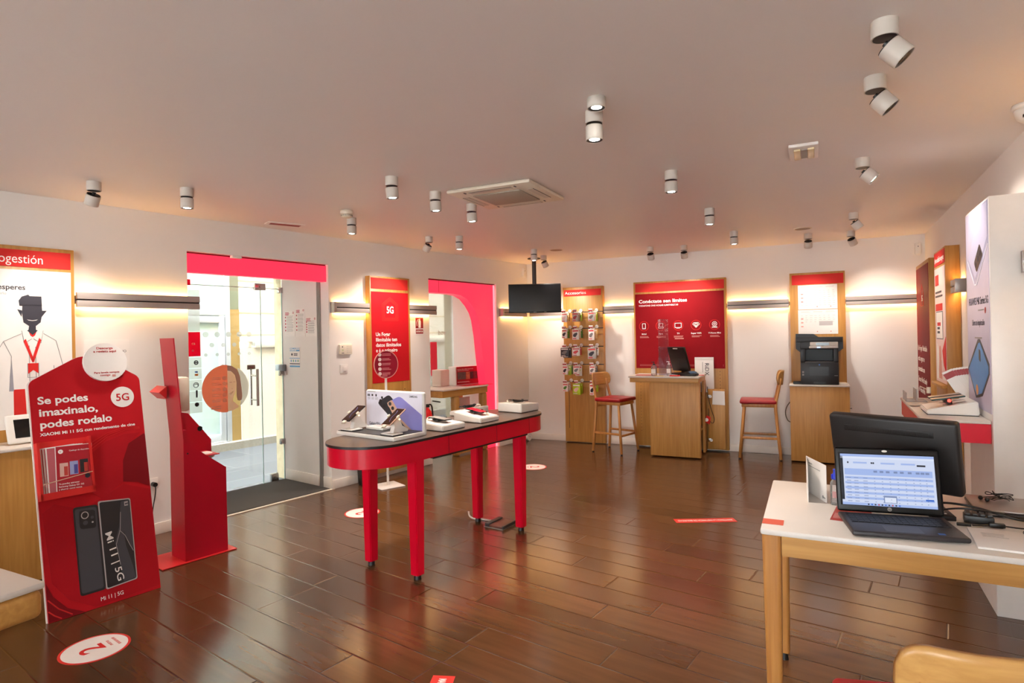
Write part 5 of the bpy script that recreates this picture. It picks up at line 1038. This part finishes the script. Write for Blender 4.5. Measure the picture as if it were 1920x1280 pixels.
# laptop
LP = DT @ T(.28, .155, 0) @ RZ(9.8)
t = thing('laptop', 'open black laptop showing a blue table page, standing on the white desk', 'laptop', DT @ T(.285, .026, 0) @ RZ(9.8-1.0))
CH = mat('laptop_charcoal', (50, 48, 52), .4)
MB().box(0, .338, 0, .235, .003, .020, .007, seg=3).obj('base', CH, t); MB().box(.02, .318, .105, .215, .0195, .0212).obj('keyboard_bed', BLACK, t)
kb = MB()
for r in range(5):
    n = 15
    for k in range(n): kb.box(.023+.0196*k, .0405+.0196*k, .108+.0212*r, .1265+.0212*r, .021, .0226)
kb.obj('keys', mat('key_black', (24, 24, 26), .5), t); MB().box(.105, .215, .015, .085, .0195, .0206).obj('touchpad', mat('pad_grey', (62, 60, 64), .4), t); MB().box(.255, .275, .02, .035, .0198, .0205).obj('palm_sticker', mat('mark_blue', (60, 110, 190), .4), t)
sc = thing_part('lid', t, T(0, .232, .022) @ RX(-11))
MB().box(0, .338, 0, .008, 0, .232, .008, seg=3).obj('lid_shell', BLACK, sc); MB().box(.012, .326, -.0012, 0, .022, .212).obj('bezel', BLACKG, sc)
# the page on the lit screen
def em(n, c, s=.40): return emis('page_'+n, lin(c), s)
b = MB(); y0, y1 = -.0022, -.0012
def S(x0, x1, z0, z1, i, k=0): b.m(i).box(x0, x1, y0-k*.0002, y1, z0, z1)
S(.018, .320, .024, .208, 0); S(.018, .026, .042, .200, 5, 1); S(.018, .320, .199, .208, 2, 1); S(.018, .320, .192, .199, 1, 1); S(.018, .32, .024, .033, 2, 1)
S(.03, .312, .132, .155, 2, 1)
for i in range(5): S(.03, .312, .118-.018*i, .126-.018*i, 2, 1)
for x in (.06, .15, .215): S(x, x+.045, .174, .180, 2, 1)
for x in (.04, .118, .124): S(x, x+.005, .174, .180, 5, 2)
S(.265, .292, .170, .176, 5, 2); S(.285, .31, .050, .056, 3, 2); S(.153, .195, .036, .062, 4, 2); S(.156, .192, .038, .056, 1, 3)
for k in range(10): S(.10+.011*k, .105+.011*k, .026, .031, (5, 3, 5, 6)[k % 4], 3)
for i in range(9):
    for x in (.036, .06, .09): S(x, x+.014, .121-.0105*i, .123-.0105*i, 4, 3)
    for x in (.125, .15, .175, .2, .225, .25, .27, .29): S(x, x+.004, .121-.0105*i, .123-.0105*i, 4, 3)
for x in (.125, .145, .165, .19, .21, .235, .26, .275, .29): S(x, x+.012, .143, .150, 4, 3)
b.obj('screen', [em('white', (206, 216, 240)), em('paper', (220, 228, 246)), em('blue', (160, 182, 232)), em('button', (40, 100, 200)), em('grey', (120, 136, 176)), em('dark', (16, 20, 34)), em('red', (190, 60, 60))], sc)
MB().disc(.169, .0145, .007, -.0016, -.0005).obj('round_logo', GREY, sc); MB().disc(.165, .2215, .004, -.0022, -.0005, 2.2).obj('webcam_cover', PAPER, sc)
txt(sc, 'hp', .169, .0115, .006, BLACK, -.0018, .01, 'CENTER')
# monitor seen from the back
MN = DK @ T(.28, .62, .805) @ RZ(-24)
t = thing('monitor', 'black monitor seen from behind, standing at the back of the desk', 'monitor', MN)
mo = T(0, 0, .075) @ RX(13)
MBK = mat('monitor_black', (26, 23, 23), .42)
MB().box(-.012, .43, -.035, .012, 0, .285, .012, seg=3).obj('back_shell', MBK, t, M=mo); MB().box(-.006, .424, .0115, .014, .012, .278).obj('screen', BLACKG, t, M=mo)
b = MB().box(.045, .355, -.0362, -.034, .222, .246, .001); b.obj('vent_recess', mat('vent_dark', (14, 12, 12), .5), t, M=mo); v = MB()
for k in range(60): v.box(.06+.0047*k, .0622+.0047*k, -.0368, -.036, .226, .242)
v.obj('vent_ribs', MBK, t, M=mo); txt(t, 'ASUS', .215, .135, .028, mat('emboss_grey', (60, 54, 52), .35), -.0355, .01, 'CENTER', width=.085, M=mo)
MB().disc(.33, .045, .014, -.0362, -.034).obj('blue_sticker', mat('sticker_blue', (40, 70, 190), .4), t, M=mo); b = MB()
for k in range(9): b.box(.335+.005*k, .338+.005*k, -.0362, -.034, .015, .022)
b.obj('lower_vents', BLACK, t, M=mo)
MB().box(.15, .27, -.10, .10, 0, .012, .005).obj('stand_foot', BLACK, t); MB().prism([(-.02, .01), (.02, .01), (-.02, .15), (-.045, .15)], .19, .23, 'X').obj('stand_neck', BLACK, t)
# folded card, bottle, flyer, hub, papers
t = thing('folded_card', 'white folded card standing at the left of the laptop', 'card', DT @ T(.216, .43, 0) @ RZ(112)); MB().box(0, .195, -.001, .001, 0, .15).obj('front_leaf', PAPER, t); MB().box(0, .195, -.001, .001, 0, .148, M=T(.195, 0, 0) @ RZ(-20) @ T(-.195, 0, 0)).obj('back_leaf', PAPER, t)
CM = T(.195, 0, 0) @ RZ(180)
small = MB(); small_print(small, .03, .128, .035, 1, .003, .008, -.0026, -.001); small_print(small, .03, .116, .11, 1, .0018, .006, -.0026, -.001); small.disc(.165, .017, .006, -.0026, -.001); small.box(.172, .185, -.0026, -.001, .014, .018); small.obj('card_print', GREYP, t, M=CM)
t = thing('hand_gel_bottle', 'clear gel bottle with blue cap between card and laptop', 'bottle', DT @ T(.248, .425, 0)); MB().lathe([(.018, 0), (.0195, .004), (.0195, .085), (.012, .098), (.012, .104)], seg=24).obj('bottle', BOT, t); MB().lathe([(.016, .002), (.0175, .006), (.0175, .045), (.0, .0455)], seg=20).obj('gel', glass('gel', (.95, .93, .93), .6, .08, (.9, .88, .9)), t)
MB().lathe([(.0145, .100), (.015, .104), (.015, .118), (.009, .121), (.007, .132), (.0085, .135), (.0085, .14), (.0, .1405)], seg=20).obj('cap', mat('cap_blue', (24, 50, 190), .35), t); MB().box(-.012, .012, -.0202, -.0185, .03, .055).obj('bottle_label', mat('label_rose', (200, 150, 146), .5), t)
t = thing('flyer', 'red printed flyer under the left side of the laptop', 'flyer', DT @ T(.222, .20, 0) @ RZ(-8)); MB().box(0, .12, 0, .20, 0, .0012).obj('sheet', mat('flyer_red', (176, 62, 56), .5), t); b = MB()
for k in range(6): small_print(b, .006, .03+.012*k, .05, 1, .004, .01, -.0006, 0)
b.obj('flyer_print', mat('flyer_print_pink', (226, 170, 160), .5), t, M=T(0, 0, .0018) @ RX(-90))
t = thing('booklet', 'black booklet lying behind the right edge of the laptop', 'booklet', DT @ T(.625, .345, 0) @ RZ(96)); MB().box(0, .20, 0, .075, 0, .016, .002).obj('cover', mat('cover_black', (30, 28, 30), .4), t); b = MB()
for k in range(4): b.box(.03+.03*k, .042+.03*k, .02, .03, .016, .0166)
b.obj('cover_squares', PAPER, t)
t = thing('usb_hub', 'black four port adapter block with blank keys on the desk', 'adapter', DT @ T(.645, .335, 0) @ RZ(-6)); MB().box(0, .085, 0, .055, 0, .028, .003).obj('body', BLACK, t); b = MB()
for k in range(4): b.box(.004+.021*k, .019+.021*k, .004, .05, .028, .036, .003)
b.obj('keys', DGREY, t)
t = thing('notebook', 'open white spiral notebook at the right edge of the desk', 'notebook', DT @ T(.628, .05, 0) @ RZ(-3)); MB().box(0, .31, 0, .215, 0, .007, .001).obj('pages', PAPER, t)
sp = MB()
for k in range(15): sp.tube([(.155+.006*cos(a), .205-.0115*k, .011+.007*sin(a)) for a in [2*pi*q/10 for q in range(11)]], .0012, seg=5)
sp.obj('spiral', DGREY, t); b = MB(); small_print(b, .03, .16, .07, 4, .0015, .012, -.0003, .0003); b.obj('handwriting', GREYP, t, M=T(0, 0, .0075) @ RX(-90))
t = thing('closed_laptop', 'closed silver laptop at the back right of the desk', 'laptop', DT @ T(.70, .455, 0) @ RZ(-2)); SIL = mat('laptop_silver', (150, 140, 134), .35, .6)
MB().box(0, .33, 0, .225, .004, .016, .004).obj('base', DGREY, t); MB().box(0, .33, 0, .225, .0175, .026, .004).obj('lid', SIL, t); MB().box(.03, .085, -.004, .012, .008, .024, .003).obj('hinge', GREY, t); MB().box(.02, .03, .0, .2, 0, .004).box(.3, .31, 0, .2, 0, .004).obj('feet', BLACK, t)
rr = random.Random(3)
e = []
for k in range(34): e.append((.035*cos(k*.9)+.012*rr.uniform(-1, 1), .028*sin(k*1.1)+.01*rr.uniform(-1, 1), .004+.0012*k*rr.uniform(.3, 1)))
t = thing('earphones', 'tangled black earphones on the closed silver laptop', 'earphones', DT @ T(.805, .60, .0262)); MB().tube(e, .0016, seg=6, smooth=2).obj('cable', BLACK, t); MB().sph((-.06, -.0, .008), .008).sph((-.045, -.025, .008), .008).tube([(-.06, 0, .008), (-.03, .01, .012), (0, .0, .02)], .0016, smooth=1).tube([(-.045, -.025, .008), (-.02, -.01, .01), (.01, .0, .02)], .0016, smooth=1).obj('ear_buds', BLACK, t)
tag(MB().tube([(.56, .46, .03), (.62, .43, .045), (.70, .40, .043), (.78, .385, .02), (.86, .39, .01), (.95, .36, .008)], .0042, smooth=3).obj('power_cable', BLACK, M=DT), 'thick black cable running over the adapter block on the desk', 'cable')
tag(MB().tube([(.575, .40, .02), (.64, .37, .044), (.70, .365, .042), (.76, .40, .03), (.84, .41, .012), (.95, .41, .008)], .0032, smooth=3).obj('power_cable', BLACK, M=DT), 'thin black cable looping behind the adapter block on the desk', 'cable')
tag(MB().tube([(.615, .285, .008), (.655, .288, .008)], .006).tube([(.66, .288, .008), (.69, .30, .007), (.715, .312, .008)], .0028, smooth=2).box(.71, .755, .303, .321, .002, .016, .003).tube([(.755, .312, .008), (.80, .31, .006), (.90, .33, .006)], .0025, smooth=2).obj('charger_lead', BLACK, M=DT), 'black charger lead with plug in front of the adapter block', 'cable')
for o in list(bpy.data.objects):
    if o.type == 'MESH' and not o.data.polygons: bpy.data.objects.remove(o)
